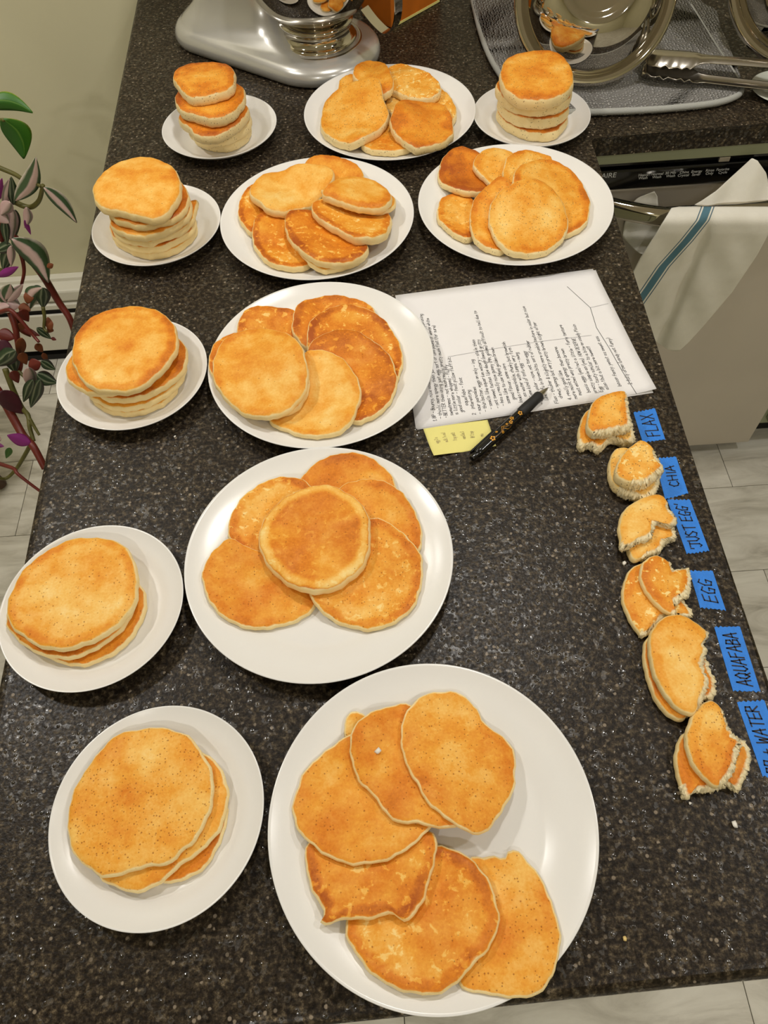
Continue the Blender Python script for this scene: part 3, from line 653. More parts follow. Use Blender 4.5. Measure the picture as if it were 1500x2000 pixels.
def pancake(fd, pix, t=0.011, label='', cat='pancake', group=None, tone=0.5, pores=0.25, blotch=0.0, seed=0.0, ring=0.15, slope=0.24, torn=None, name='pancake', rnd=None, dome=0.0):
    rnd = rnd or random.Random(len(label) * 31 + int(pix[0][0] * 7))
    NA = 72 if torn is None else 150
    sp = np.array(spline(pix, 8, True))
    # even spacing
    d = np.r_[0, np.cumsum(np.hypot(*(np.roll(sp, -1, 0) - sp).T))]; u = np.linspace(0, d[-1], NA, endpoint=False)
    spx = np.interp(u, d, np.r_[sp[:, 0], sp[0, 0]]); spy = np.interp(u, d, np.r_[sp[:, 1], sp[0, 1]])
    ctrl = np.interp(u, d, np.r_[0, np.cumsum(np.ones(len(sp)))] / 8.0)          # control point parameter
    isT = np.zeros(NA)
    if torn:
        a, b = torn
        for j in range(NA):
            c = ctrl[j]; inn = (a <= c <= b) if a <= b else (c >= a or c <= b)
            isT[j] = 1.0 if inn else 0.0
    z = np.full(NA, float(fd.sample(fd.Z, *at(float(np.mean(spx)), float(np.mean(spy)), 0.02)[:2])) + t)
    for it in range(4):
        P = np.array([at(spx[j], spy[j], z[j])[:2] for j in range(NA)])
        mask = inside(fd.X, fd.Y, P); E = drape(fd, mask, slope)
        z = 0.5 * z + 0.5 * (fd.sample(E, P[:, 0], P[:, 1]) + 0.5 * t)
    c = P.mean(0)
    R = np.hypot(*(P - c).T)
    wob = [(rnd.uniform(0, 6.28), rnd.uniform(0, 6.28), rnd.uniform(25, 60)) for _ in range(4)]
    def und(x, y): return sum(math.sin(x * k * math.cos(a) + y * k * math.sin(a) + b) for a, b, k in wob) * 0.00030
    jag = np.array([rnd.uniform(-1, 1) for _ in range(NA)]); jag = 0.5 * jag + 0.5 * np.repeat([rnd.uniform(-1, 1) for _ in range(NA // 5 + 1)], 5)[:NA]
    edge_n = np.array([sum(math.sin(q * 2 * math.pi * j / NA * m_ + ph) for q, m_, ph in [(1, 7, wob[0][0]), (1, 13, wob[1][0]), (1, 23, wob[2][0])]) for j in range(NA)]) * 0.00045 * min(1.0, float(R.mean()) / 0.055) * (0.6 if torn else 1.0)
    ins = [None, 0.0105, 0.0070, 0.0045, 0.0024, 0.0009, 0.0003, 0.0, 0.0001, 0.0008, 0.0028]      # inset from the outline (m)
    hz = [1.0, 1.0, 1.0, 0.985, 0.93, 0.80, 0.64, 0.48, 0.32, 0.16, 0.02]
    rd = [None, 0.84, 0.89, 0.925, 0.955, 1.03, 1.09, 1.15, 1.22, 1.32, 1.5]
    V, rad, crm, rings, Fc = [], [], [], [], []
    def zb(x, y): return float(fd.sample(E, x, y))
    V.append((c[0], c[1], zb(*c) + t * (1 + dome) + und(*c))); rad.append(0.0); crm.append(0.0)
    def ringv(insets, hh, rv, side=False, low=False):
        ids = []
        for j in range(NA):
            s = 1 - insets[j] / R[j]
            s = max(0.03, s)
            x, y_ = c + (P[j] - c) * s + (P[j] - c) / R[j] * (edge_n[j] if hh < 0.99 or rv > 0.8 else 0)
            zz = zb(x, y_) + t * hh * (1 + (dome * (1 - s * s) if not side else 0)) + (und(x, y_) if hh > 0.5 else 0)
            cr = 0.0
            if isT[j]:
                if side: 
                    x += rnd.uniform(-1, 1) * 0.0014; y_ += rnd.uniform(-1, 1) * 0.0014; cr = 1.0
                    if not low: zz += rnd.uniform(-1, 1) * 0.0008
                elif rv > 0.93: cr = 0.6
            ids.append(len(V)); V.append((x, y_, zz)); rad.append(rv); crm.append(cr)
        return ids
    fr = [0.22, 0.45, 0.66, 0.84]
    inner = 0.0105
    for f_ in fr: rings.append(ringv(R * (1 - f_) + inner * f_, 1.0, 0.84 * f_))
    for k in range(1, len(ins)):
        jj = np.full(NA, ins[k])
        if torn: jj = jj + isT * ((jag + 1) * 0.0009 if k < 5 else np.array([rnd.uniform(-0.0016, 0.0008) for _ in range(NA)]))
        rings.append(ringv(jj, hz[k], rd[k], hz[k] < 0.95, hz[k] < 0.1))
    rings.append(ringv(R * 0.4, 0.0, 2.0, True, True) if not torn else ringv(R * 0.4, 0.0, 2.0, False, True))
    for j in range(NA): Fc.append((0, rings[0][j], rings[0][(j + 1) % NA]))
    for a, b in zip(rings, rings[1:]):
        for j in range(NA):
            k = (j + 1) % NA; Fc.append((a[j], b[j], b[k], a[k]))
    V.append((c[0], c[1], zb(*c))); rad.append(2.0); crm.append(0.0)
    for j in range(NA): Fc.append((len(V) - 1, rings[-1][(j + 1) % NA], rings[-1][j]))
    zmin = min(v[2] for v in V); org = (float(c[0]), float(c[1]), zmin)
    o = mesh_obj(name, [(v[0] - org[0], v[1] - org[1], v[2] - org[2]) for v in V], Fc, M['pancake'], None, True, org)
    for nm, vals in (('rad', rad), ('crumb', crm)):
        a = o.data.attributes.new(nm, 'FLOAT', 'POINT'); a.data.foreach_set('value', vals)
    for nm, v in (('tone', tone), ('pores', pores), ('blotch', blotch), ('seed', seed), ('ring', ring)): o[nm] = float(v)
    tag(o, label, cat, group)
    # raise the height field
    dist = np.full(fd.Z.shape, 1.0)
    top = E + t * np.where(mask, 1.0, 0.0)
    fd.Z = np.where(mask, np.maximum(fd.Z, top), fd.Z)
    return o
def tr(ox, oy, s, pts): return [(ox + a / s, oy + b / s) for a, b in pts]
def plate_field(key):
    x, y, top = PLATES[key]; rs = [p[0] for p in top]; zs = [p[1] for p in top]; R = rs[-1]
    return Field(x, y, R + 0.03, lambda X, Y: np.where(np.hypot(X - x, Y - y) <= R + 0.001, np.interp(np.hypot(X - x, Y - y), rs, zs), 0.0))
def pile(key, ox, oy, s, items, group, **dflt):
    fd = plate_field(key)
    for label, pts, kw in items:
        k = dict(dflt); k.update(kw); pancake(fd, tr(ox, oy, s, pts), label=label, group=group, **k)
    return fd

pile('S1', 60, 1340, 3.0, [
 ('thin orange pancake at the bottom of the heavily speckled stack', [(1152, 760), (1140, 850), (1100, 940), (1040, 1040), (950, 1120), (850, 1150), (760, 1150), (560, 1100), (400, 950), (390, 720), (520, 500), (800, 420), (1030, 500), (1130, 640)], dict(tone=0.62)),
 ('thin speckled pancake in the middle of the heavily speckled stack', [(1020, 390), (1110, 470), (1150, 560), (1155, 690), (1120, 830), (1040, 930), (940, 1010), (830, 1100), (740, 1170), (620, 1210), (520, 1195), (430, 1145), (390, 1100), (310, 950), (330, 700), (450, 460), (700, 350), (880, 340)], dict(tone=0.40)),
 ('wide thin heavily speckled pancake topping the small stack with torn lower rim', [(740, 240), (820, 250), (930, 300), (1000, 380), (1050, 460), (1075, 560), (1062, 680), (1045, 770), (960, 915), (880, 975), (800, 1050), (650, 1070), (500, 1115), (400, 1112), (300, 1040), (235, 940), (215, 800), (225, 680), (270, 580), (350, 450), (470, 310), (600, 260)], dict(tone=0.40, pores=0.95, ring=0.0)),
], 'thin speckled pancakes in a small stack', t=0.0075, pores=0.45, slope=0.14, ring=0.05)
pile('S2', 0, 900, 4.0, [
 ('orange bottom pancake of the three-pancake stack overhanging the counter edge', [(1100, 970), (1145, 1080), (1130, 1200), (1080, 1320), (980, 1440), (860, 1530), (700, 1595), (560, 1600), (440, 1570), (350, 1530), (250, 1400), (240, 1150), (400, 920), (700, 820), (980, 860)], dict(tone=0.66, ring=0.0)),
 ('middle pancake of the three-pancake stack overhanging the counter edge', [(1070, 1060), (1040, 1190), (960, 1310), (840, 1420), (700, 1500), (560, 1545), (420, 1545), (300, 1510), (200, 1450), (60, 1320), (55, 1260), (120, 1000), (300, 780), (640, 690), (900, 750), (1040, 900)], dict(tone=0.5)),
 ('pale golden top pancake of the three-pancake stack overhanging the counter edge', [(640, 600), (860, 610), (960, 660), (1040, 750), (1075, 850), (1085, 960), (1070, 1080), (1040, 1170), (960, 1270), (840, 1360), (700, 1430), (560, 1480), (440, 1480), (320, 1460), (220, 1410), (120, 1330), (70, 1240), (60, 1150), (90, 1040), (150, 920), (240, 810), (380, 700), (500, 640)], dict(tone=0.32, pores=0.42, ring=0.22)),
], 'thin pancakes in a small stack overhanging the counter edge', t=0.0095, slope=0.14, pores=0.3)
pile('S3', 80, 540, 1.923, [
 ('bottom pancake of the five-pancake even golden stack', [(515, 420), (480, 465), (440, 490), (380, 515), (290, 520), (230, 500), (190, 460), (180, 400), (250, 330), (400, 300), (500, 345)], dict(tone=0.3)),
 ('second lowest pancake of the five-pancake even golden stack', [(548, 345), (520, 405), (470, 450), (400, 485), (330, 502), (260, 495), (200, 468), (178, 440), (180, 370), (260, 280), (400, 250), (520, 290)], dict(tone=0.4)),
 ('pancake showing its orange top right of the stack of five even pancakes', [(520, 240), (548, 270), (551, 320), (530, 365), (490, 405), (430, 440), (350, 468), (270, 468), (220, 450), (185, 390), (195, 290), (300, 215), (420, 205)], dict(tone=0.62)),
 ('second pancake from the top, jutting out of the stack of five even pancakes', [(118, 290), (95, 340), (100, 390), (150, 432), (200, 444), (280, 442), (400, 405), (460, 340), (470, 260), (390, 190), (250, 180), (150, 230)], dict(tone=0.5)),
 ('smooth golden top pancake of the five-pancake even golden stack', [(370, 115), (440, 130), (490, 170), (515, 220), (518, 265), (500, 305), (470, 345), (430, 388), (370, 428), (300, 442), (220, 434), (165, 404), (125, 345), (118, 285), (130, 222), (170, 172), (230, 136), (300, 118)], dict(tone=0.40, ring=0.25, pores=0.05)),
], 'golden pancakes in a small stack of five', t=0.0105, slope=0.13, pores=0.1)
pile('S4', 160, 130, 3.75, [
 ('bottom pancake of the tall leaning stack of six', [(845, 1180), (810, 1260), (740, 1320), (620, 1375), (500, 1390), (380, 1370), (270, 1310), (230, 1270), (230, 1170), (330, 1090), (530, 1060), (760, 1095)], dict(tone=0.35)),
 ('fifth pancake from the top of the tall leaning stack of six, orange topped', [(835, 1120), (830, 1180), (780, 1240), (690, 1290), (580, 1340), (460, 1348), (330, 1320), (240, 1270), (210, 1210), (220, 1120), (320, 1040), (520, 1010), (740, 1035)], dict(tone=0.72)),
 ('fourth pancake from the top of the tall leaning stack of six, with a curled flap', [(815, 1020), (850, 993), (838, 1060), (820, 1130), (780, 1180), (700, 1230), (580, 1270), (490, 1305), (400, 1295), (320, 1280), (250, 1240), (215, 1190), (220, 1090), (320, 990), (520, 950), (720, 965)], dict(tone=0.4)),
 ('third pancake from the top of the tall leaning stack of six', [(800, 1000), (800, 1080), (760, 1140), (680, 1190), (580, 1240), (470, 1260), (360, 1255), (280, 1225), (215, 1180), (205, 1130), (205, 1040), (300, 945), (500, 895), (700, 920)], dict(tone=0.4)),
 ('second pancake from the top of the tall leaning stack of six', [(750, 900), (795, 980), (790, 1060), (750, 1110), (680, 1160), (560, 1195), (440, 1215), (330, 1190), (250, 1160), (205, 1110), (175, 1000), (250, 890), (450, 830), (650, 840)], dict(tone=0.6)),
 ('broad smooth top pancake of the tall leaning stack of six', [(450, 720), (560, 730), (650, 770), (710, 820), (740, 890), (742, 970), (700, 1050), (640, 1130), (560, 1166), (480, 1160), (380, 1140), (280, 1112), (180, 1100), (120, 1045), (100, 965), (130, 890), (200, 820), (300, 755)], dict(tone=0.38, t=0.014, ring=0.1, dome=0.15)),
], 'pancakes in the tall leaning stack of six', t=0.0125, slope=0.10, pores=0.05)
pile('S5', 160, 130, 3.75, [
 ('bottom pancake of the lumpy seeded stack by the mixer heel', [(1240, 440), (1220, 510), (1160, 560), (1060, 595), (960, 592), (870, 570), (830, 540), (805, 480), (860, 410), (1000, 370), (1180, 385)], dict(tone=0.3)),
 ('second lowest pancake of the lumpy seeded stack by the mixer heel', [(1240, 370), (1235, 430), (1180, 490), (1080, 540), (980, 560), (880, 560), (815, 525), (780, 460), (850, 370), (1000, 325), (1150, 325)], dict(tone=0.3)),
 ('middle pancake of the lumpy seeded stack by the mixer heel', [(1215, 310), (1225, 350), (1190, 410), (1100, 480), (1000, 530), (900, 540), (830, 520), (800, 480), (740, 440), (710, 410), (720, 370), (800, 310), (950, 270), (1100, 280)], dict(tone=0.6)),
 ('second pancake from the top of the lumpy seeded stack by the mixer heel', [(1150, 180), (1200, 220), (1205, 280), (1180, 330), (1120, 390), (1020, 435), (930, 435), (830, 410), (740, 380), (700, 330), (695, 275), (760, 210), (900, 170), (1050, 165)], dict(tone=0.62)),
 ('small tilted top pancake of the lumpy seeded stack by the mixer heel', [(720, 130), (800, 90), (900, 75), (1000, 72), (1080, 85), (1120, 110), (1145, 165), (1140, 240), (1090, 282), (1000, 312), (900, 332), (830, 337), (770, 302), (710, 232), (695, 180)], dict(tone=0.55, ring=0.2)),
], 'lumpy seeded pancakes in a small stack by the mixer', t=0.0165, slope=0.10, pores=0.1, seed=0.55)
pile('S6', 580, 100, 2.5862, [
 ('bottom pancake of the thick stack of four by the drying mat', [(1008, 305), (1030, 355), (1090, 398), (1180, 426), (1280, 425), (1340, 395), (1368, 340), (1340, 275), (1200, 240), (1080, 255)], dict(tone=0.68)),
 ('second lowest pancake of the thick stack of four by the drying mat', [(1015, 258), (1040, 312), (1110, 352), (1200, 367), (1290, 362), (1350, 332), (1378, 285), (1340, 220), (1200, 185), (1080, 200)], dict(tone=0.66)),
 ('second pancake from the top of the thick stack of four by the drying mat', [(1010, 190), (1003, 225), (1040, 272), (1120, 308), (1220, 320), (1310, 308), (1370, 275), (1388, 230), (1340, 160), (1200, 125), (1080, 140)], dict(tone=0.6)),
 ('smooth orange top pancake of the thick stack of four by the drying mat', [(1022, 135), (1050, 82), (1120, 50), (1220, 38), (1300, 46), (1360, 92), (1392, 150), (1386, 208), (1350, 252), (1280, 277), (1200, 286), (1120, 276), (1060, 242), (1028, 192)], dict(tone=0.50, ring=0.12)),
], 'thick pancakes in a small stack of four by the drying mat', t=0.0185, slope=0.08, pores=0.15, seed=0.35)
pile('L6', 580, 100, 2.5862, [
 ('half hidden pancake lying flat at the mixer side of the irregular pile', [(215, 160), (270, 130), (330, 155), (365, 200), (340, 260), (260, 275), (212, 225)], dict(tone=0.55)),
 ('low pancake peeping out below two others on the irregular pile, opposite the mixer', [(322, 478), (360, 510), (440, 522), (520, 520), (590, 495), (605, 450), (540, 390), (440, 360), (350, 405)], dict(tone=0.5, t=0.012, blotch=0.4)),
 ('pale blotchy wide pancake on the irregular pile in front of the mixer', [(450, 260), (480, 200), (550, 162), (640, 165), (720, 195), (780, 245), (806, 310), (790, 365), (700, 390), (560, 390), (470, 330), (440, 290)], dict(tone=0.30, blotch=0.8)),
 ('blotchy tilted pancake at the far rim of the irregular pile', [(450, 120), (480, 85), (540, 78), (620, 100), (690, 140), (728, 195), (700, 245), (600, 255), (500, 220), (460, 190)], dict(tone=0.42, blotch=0.7)),
 ('small smooth orange pancake at the far rim of the irregular pile', [(287, 110), (330, 70), (390, 62), (450, 85), (475, 130), (490, 180), (472, 220), (430, 240), (380, 212), (320, 186), (286, 145)], dict(tone=0.56)),
 ('broad mottled pancake with a dark nick on the irregular pile by the mixer', [(120, 360), (130, 300), (170, 250), (230, 210), (300, 195), (380, 202), (430, 240), (442, 290), (466, 340), (452, 387), (400, 430), (340, 465), (270, 489), (190, 472), (140, 432), (118, 390)], dict(tone=0.42, pores=0.25)),
 ('evenly browned orange pancake topping the irregular pile by the mixer', [(468, 360), (490, 300), (520, 252), (560, 238), (650, 245), (730, 270), (777, 320), (792, 400), (786, 442), (730, 482), (620, 506), (560, 487), (500, 434), (470, 392)], dict(tone=0.66, ring=0.05)),
], 'irregular pancakes on the plate in front of the mixer', t=0.0145, slope=0.30, pores=0.12, seed=0.4, ring=0.05)
pile('L5', 580, 100, 2.5862, [
 ('small browned half hidden pancake beside the dark one on the plate by the dishwasher handle', [(708, 805), (730, 752), (800, 727), (870, 742), (910, 785), (930, 860), (920, 920), (860, 962), (790, 934), (730, 884), (706, 845)], dict(tone=0.5, ring=0.2, blotch=0.3)),
 ('dark orange pancake with crisp ring on the plate by the dishwasher handle', [(712, 620), (730, 560), (780, 512), (850, 498), (920, 520), (960, 570), (985, 630), (1000, 690), (970, 725), (880, 730), (790, 712), (735, 684), (710, 650)], dict(tone=0.80)),
 ('pale gold pancake leaning on the dark one on the plate by the dishwasher handle', [(888, 570), (930, 522), (1000, 505), (1080, 520), (1125, 570), (1115, 640), (1085, 690), (1030, 717), (980, 692), (928, 644), (892, 602)], dict(tone=0.34)),
 ('golden pancake overlapped by the broadest one on the plate by the dishwasher handle', [(1040, 600), (1070, 542), (1150, 515), (1250, 533), (1290, 560), (1305, 640), (1255, 720), (1150, 732), (1060, 705), (1038, 660)], dict(tone=0.42, blotch=0.2)),
 ('broadest pancake with a wide pale rim on the plate by the dishwasher handle', [(1088, 660), (1120, 600), (1200, 565), (1290, 560), (1370, 600), (1430, 660), (1470, 740), (1480, 805), (1460, 882), (1400, 922), (1340, 942), (1250, 905), (1150, 810), (1100, 730)], dict(tone=0.44, ring=0.25)),
 ('narrow showing pancake under the speckled one on the plate by the dishwasher handle', [(872, 830), (900, 770), (960, 737), (1020, 720), (1070, 760), (1100, 850), (1095, 960), (1040, 1022), (960, 1012), (900, 972), (876, 920)], dict(tone=0.5)),
 ('round speckled pancake topping the others on the plate by the dishwasher handle', [(966, 820), (990, 760), (1040, 710), (1110, 675), (1180, 668), (1240, 680), (1300, 725), (1345, 790), (1370, 870), (1352, 942), (1300, 1002), (1230, 1036), (1150, 1044), (1080, 1031), (1018, 990), (976, 920)], dict(tone=0.36, pores=0.35, ring=0.12)),
], 'pancakes on the large plate by the dishwasher handle', t=0.0115, slope=0.26, pores=0.15, seed=0.35)
pile('L4', 400, 290, 3.2609, [
 ('half hidden pancake with crisp rim farthest under the smooth tilted one, beside the tall stack', [(213, 400), (230, 330), (270, 270), (325, 240), (380, 300), (400, 400), (370, 490), (300, 552), (248, 503), (216, 450)], dict(tone=0.5, ring=0.3, blotch=0.4)),
 ('thick smooth sided pancake at the mixer side of the plate beside the tall stack', [(640, 110), (700, 75), (770, 68), (880, 85), (960, 120), (1005, 160), (1017, 212), (980, 252), (880, 282), (800, 277), (700, 240), (640, 180)], dict(tone=0.46, t=0.019)),
 ('browned dimpled pancake with crisp rim half covered by two others, beside the tall stack', [(303, 520), (330, 450), (380, 410), (460, 415), (540, 430), (600, 520), (660, 640), (690, 720), (650, 766), (540, 776), (430, 752), (350, 692), (308, 610)], dict(tone=0.52, ring=0.35, blotch=0.5)),
 ('pale pancake hidden below the dark browned one on the plate beside the tall stack', [(520, 560), (590, 660), (680, 760), (760, 795), (860, 786), (960, 750), (1030, 690), (960, 590), (720, 490), (570, 480)], dict(tone=0.2, t=0.009)),
 ('deep browned pancake with pale dimples on the plate beside the tall stack', [(508, 480), (530, 420), (590, 400), (680, 405), (780, 460), (880, 540), (970, 600), (1040, 628), (1037, 672), (990, 722), (900, 752), (780, 752), (690, 722), (600, 662), (528, 570)], dict(tone=0.64, ring=0.3, blotch=0.5)),
 ('thick blond rimmed pancake overlapping the deep browned one, beside the tall stack', [(683, 400), (710, 365), (760, 350), (860, 365), (980, 390), (1100, 420), (1172, 430), (1192, 482), (1172, 562), (1112, 607), (1040, 617), (960, 612), (850, 555), (750, 493), (692, 443)], dict(tone=0.48, ring=0.25, blotch=0.5, t=0.015)),
 ('lower of two matched pancakes at the drainer side of the plate beside the tall stack', [(745, 325), (850, 270), (1000, 235), (1150, 280), (1217, 345), (1200, 402), (1130, 434), (1000, 422), (850, 380)], dict(tone=0.35, t=0.009)),
 ('upper of two matched pancakes, smooth gold, on the plate beside the tall stack', [(745, 315), (770, 270), (850, 212), (960, 192), (1060, 206), (1150, 250), (1192, 310), (1172, 372), (1100, 404), (1000, 400), (900, 376), (815, 345)], dict(tone=0.40, ring=0.2)),
 ('smooth tilted pancake topping the plate beside the tall stack', [(288, 290), (330, 220), (400, 177), (480, 165), (560, 127), (640, 113), (750, 125), (815, 155), (830, 192), (802, 262), (742, 342), (690, 392), (600, 407), (500, 430), (400, 412), (328, 362), (292, 322)], dict(tone=0.38, t=0.014, ring=0.05)),
], 'thick pancakes on the large plate beside the tall stack', t=0.0125, slope=0.26, pores=0.06)
pile('L3', 80, 540, 1.923, [
 ('orange pancake with pale spots peeping out at the rim of the plate on the sheet', [(738, 195), (760, 142), (800, 120), (850, 115), (900, 122), (950, 128), (985, 180), (965, 245), (880, 275), (800, 265), (742, 230)], dict(tone=0.6, blotch=0.5)),
 ('browned pancake mostly under the ringed one on the plate on the sheet', [(943, 172), (965, 110), (1030, 85), (1110, 75), (1190, 90), (1248, 122), (1265, 180), (1225, 265), (1100, 305), (1000, 280), (950, 225)], dict(tone=0.62, blotch=0.4)),
 ('browned pancake with a crisp pale ring on the plate lying over the sheet', [(998, 235), (1010, 182), (1050, 142), (1120, 115), (1200, 120), (1280, 160), (1332, 222), (1358, 292), (1357, 352), (1330, 402), (1240, 425), (1100, 390), (1010, 300)], dict(tone=0.62, ring=0.3, blotch=0.6)),
 ('darkest browned pancake on the plate lying over the handwritten sheet', [(1000, 285), (1030, 242), (1100, 208), (1180, 210), (1250, 245), (1312, 302), (1338, 372), (1332, 432), (1292, 502), (1222, 542), (1180, 552), (1100, 510), (1020, 410)], dict(tone=0.74, blotch=0.35, ring=0.1)),
 ('pale even golden pancake with smooth top on the plate lying over the sheet', [(1000, 290), (1060, 283), (1120, 305), (1170, 355), (1203, 422), (1193, 502), (1162, 562), (1100, 602), (1020, 609), (940, 592), (858, 546), (880, 450), (940, 350)], dict(tone=0.28)),
 ('pancake almost hidden directly below the broad smooth one on the plate over the sheet', [(634, 310), (660, 252), (720, 222), (800, 220), (900, 235), (980, 305), (1012, 402), (987, 477), (930, 522), (850, 537), (750, 502), (680, 445), (638, 375)], dict(tone=0.45, ring=0.3, blotch=0.5)),
 ('broad smooth golden pancake topping the plate lying over the sheet', [(650, 310), (680, 250), (730, 215), (800, 198), (870, 200), (930, 220), (975, 260), (1000, 320), (1004, 392), (992, 442), (952, 492), (890, 527), (820, 535), (750, 512), (688, 462), (653, 402), (643, 350)], dict(tone=0.36, ring=0.15)),
], 'golden pancakes on the large plate over the sheet', t=0.0095, slope=0.26, pores=0.06)
pile('L2', 0, 860, 1.66667, [
 ('fanned pancake at the paper side of the star of five, far side', [(965, 150), (1000, 100), (1060, 60), (1130, 43), (1200, 55), (1250, 90), (1288, 142), (1285, 200), (1225, 250), (1100, 275), (1000, 245), (950, 190)], dict(tone=0.5, ring=0.15)),
 ('fanned pancake tucked between two others in the star of five, dotted with pores', [(1105, 160), (1160, 135), (1240, 135), (1300, 165), (1347, 222), (1372, 292), (1371, 352), (1330, 395), (1240, 385), (1150, 320), (1095, 230)], dict(tone=0.52)),
 ('fanned pancake with a pale mottled face in the star of five', [(742, 280), (765, 220), (810, 170), (870, 135), (940, 123), (1000, 140), (1050, 210), (1040, 320), (960, 390), (860, 404), (800, 382), (757, 342)], dict(tone=0.42, blotch=0.4, ring=0.25)),
 ('fanned pancake beside the speckled small stack in the star of five', [(658, 450), (675, 390), (710, 345), (750, 322), (810, 350), (910, 385), (1000, 440), (1032, 500), (1022, 552), (960, 592), (880, 614), (800, 612), (730, 582), (678, 520)], dict(tone=0.52, ring=0.1)),
 ('fanned pancake with the most open pores in the star of five', [(1200, 258), (1260, 270), (1320, 310), (1367, 370), (1378, 440), (1358, 522), (1312, 582), (1240, 614), (1170, 618), (1090, 592), (1030, 542), (1005, 495), (1055, 415), (1120, 300)], dict(tone=0.50, pores=0.5, blotch=0.35, ring=0.2)),
 ('darkest round pancake lying on the star of five fanned ones', [(843, 320), (855, 270), (890, 225), (950, 180), (1010, 157), (1070, 152), (1130, 175), (1182, 220), (1207, 280), (1207, 342), (1192, 402), (1152, 452), (1080, 492), (1000, 499), (938, 472), (888, 432), (857, 390)], dict(tone=0.64, t=0.0135, pores=0.12, ring=-0.4, blotch=0.2)),
], 'pancakes fanned on the large plate', t=0.0085, slope=0.26, pores=0.35)
FD1 = pile('L1', 500, 1280, 2.143, [
 ('pale tab of a pancake peeping out from under the C-shaped ring', [(370, 300), (385, 250), (430, 238), (480, 280), (520, 400), (480, 500), (420, 440), (378, 370)], dict(tone=0.3, t=0.006)),
 ('thin speckled pancake with a straight torn end closing the C-shaped ring', [(900, 840), (960, 845), (1000, 840), (1040, 850), (1055, 822), (1090, 815), (1130, 850), (1190, 930), (1240, 1040), (1272, 1150), (1262, 1280), (1212, 1392), (1110, 1437), (1000, 1427), (910, 1407), (848, 1382), (880, 1280), (900, 1150), (890, 1000), (880, 900)], dict(tone=0.42, pores=0.6, t=0.0058)),
 ('fried glossy round pancake with blond rim in the C-shaped ring', [(750, 800), (830, 810), (900, 850), (960, 920), (1002, 1010), (1020, 1090), (1012, 1152), (962, 1242), (882, 1332), (800, 1402), (720, 1423), (640, 1417), (540, 1372), (460, 1312), (400, 1222), (373, 1130), (420, 1030), (540, 930), (650, 840)], dict(tone=0.56, t=0.011, ring=0.28, blotch=0.35)),
 ('glossy pancake with crisp skirt and pale rim in the C-shaped ring', [(203, 830), (215, 790), (300, 760), (500, 740), (640, 750), (720, 733), (757, 780), (752, 860), (722, 960), (692, 1050), (632, 1116), (560, 1082), (470, 1112), (400, 1106), (340, 1112), (300, 1132), (272, 1118), (282, 1078), (226, 960)], dict(tone=0.55, t=0.010, ring=0.3, blotch=0.4)),
 ('thin orange pancake overlapping the glossy one in the C-shaped ring', [(153, 640), (170, 560), (210, 480), (280, 410), (360, 350), (440, 330), (520, 400), (620, 540), (722, 690), (718, 740), (640, 812), (540, 862), (420, 882), (320, 852), (238, 802), (176, 730)], dict(tone=0.50, pores=0.35)),
 ('thin pancake with a white crumb on it in the C-shaped ring', [(393, 360), (415, 300), (460, 250), (540, 220), (640, 205), (720, 260), (790, 420), (840, 600), (862, 690), (822, 722), (760, 727), (690, 712), (600, 702), (548, 672), (498, 602), (428, 522), (397, 440)], dict(tone=0.52, pores=0.3)),
 ('thin pancake with dark flecks topping the C-shaped ring', [(603, 320), (620, 260), (660, 200), (720, 160), (790, 150), (860, 165), (920, 220), (950, 270), (1000, 320), (1062, 370), (1087, 430), (1082, 540), (1052, 622), (1012, 682), (962, 742), (880, 742), (800, 692), (720, 622), (658, 522), (618, 430)], dict(tone=0.48, pores=0.5, blotch=0.1)),
], 'thin pancakes in a C-shaped ring on the large plate', t=0.0068, slope=0.24, ring=0.03)

# torn tasting pieces in a row beside the tape
def sample(name_, bot, top, kb, kt, torn_b, torn_t, t):
    px = [p[0] for p in bot + top]; py = [p[1] for p in bot + top]
    s = 2.381; b = tr(1100, 740, s, bot); tp = tr(1100, 740, s, top)
    c = at(sum(p[0] for p in b) / len(b), sum(p[1] for p in b) / len(b), 0.01)
    fd = Field(c.x, c.y, 0.09, lambda X, Y: np.zeros_like(X) + 0.0003)
    pancake(fd, b, t=t, name='pancake_piece', cat='pancake', group='torn pancake pieces beside the tape', label='lower torn pancake piece beside the ' + name_, torn=torn_b, slope=0.25, **kb)
    pancake(fd, tp, t=t, name='pancake_piece', cat='pancake', group='torn pancake pieces beside the tape', label='upper torn pancake piece beside the ' + name_, torn=torn_t, slope=0.25, **kt)
sample('blue tape reading FLAX', [(66, 260), (75, 212), (105, 155), (180, 125), (260, 130), (305, 180), (328, 285), (292, 306), (225, 288), (182, 325), (160, 336), (120, 316), (75, 322)], [(106, 205), (130, 122), (190, 82), (282, 66), (298, 130), (312, 210), (302, 238), (250, 250), (190, 262), (140, 266), (110, 245)],
       dict(tone=0.3, seed=0.5), dict(tone=0.40, pores=0.3, seed=0.4), (4.5, 12.5), (3.2, 9.2), 0.0145)
sample('blue tape reading CHIA', [(207, 440), (215, 372), (250, 330), (330, 340), (420, 400), (442, 470), (427, 530), (380, 570), (320, 552), (280, 540), (226, 502)], [(240, 420), (268, 362), (325, 312), (362, 295), (412, 328), (432, 380), (465, 424), (440, 452), (390, 492), (340, 502), (280, 492), (238, 462)],
       dict(tone=0.15, seed=0.5), dict(tone=0.30, blotch=1.0, seed=0.4), (4.0, 9.5), (4.3, 9.5), 0.0155)
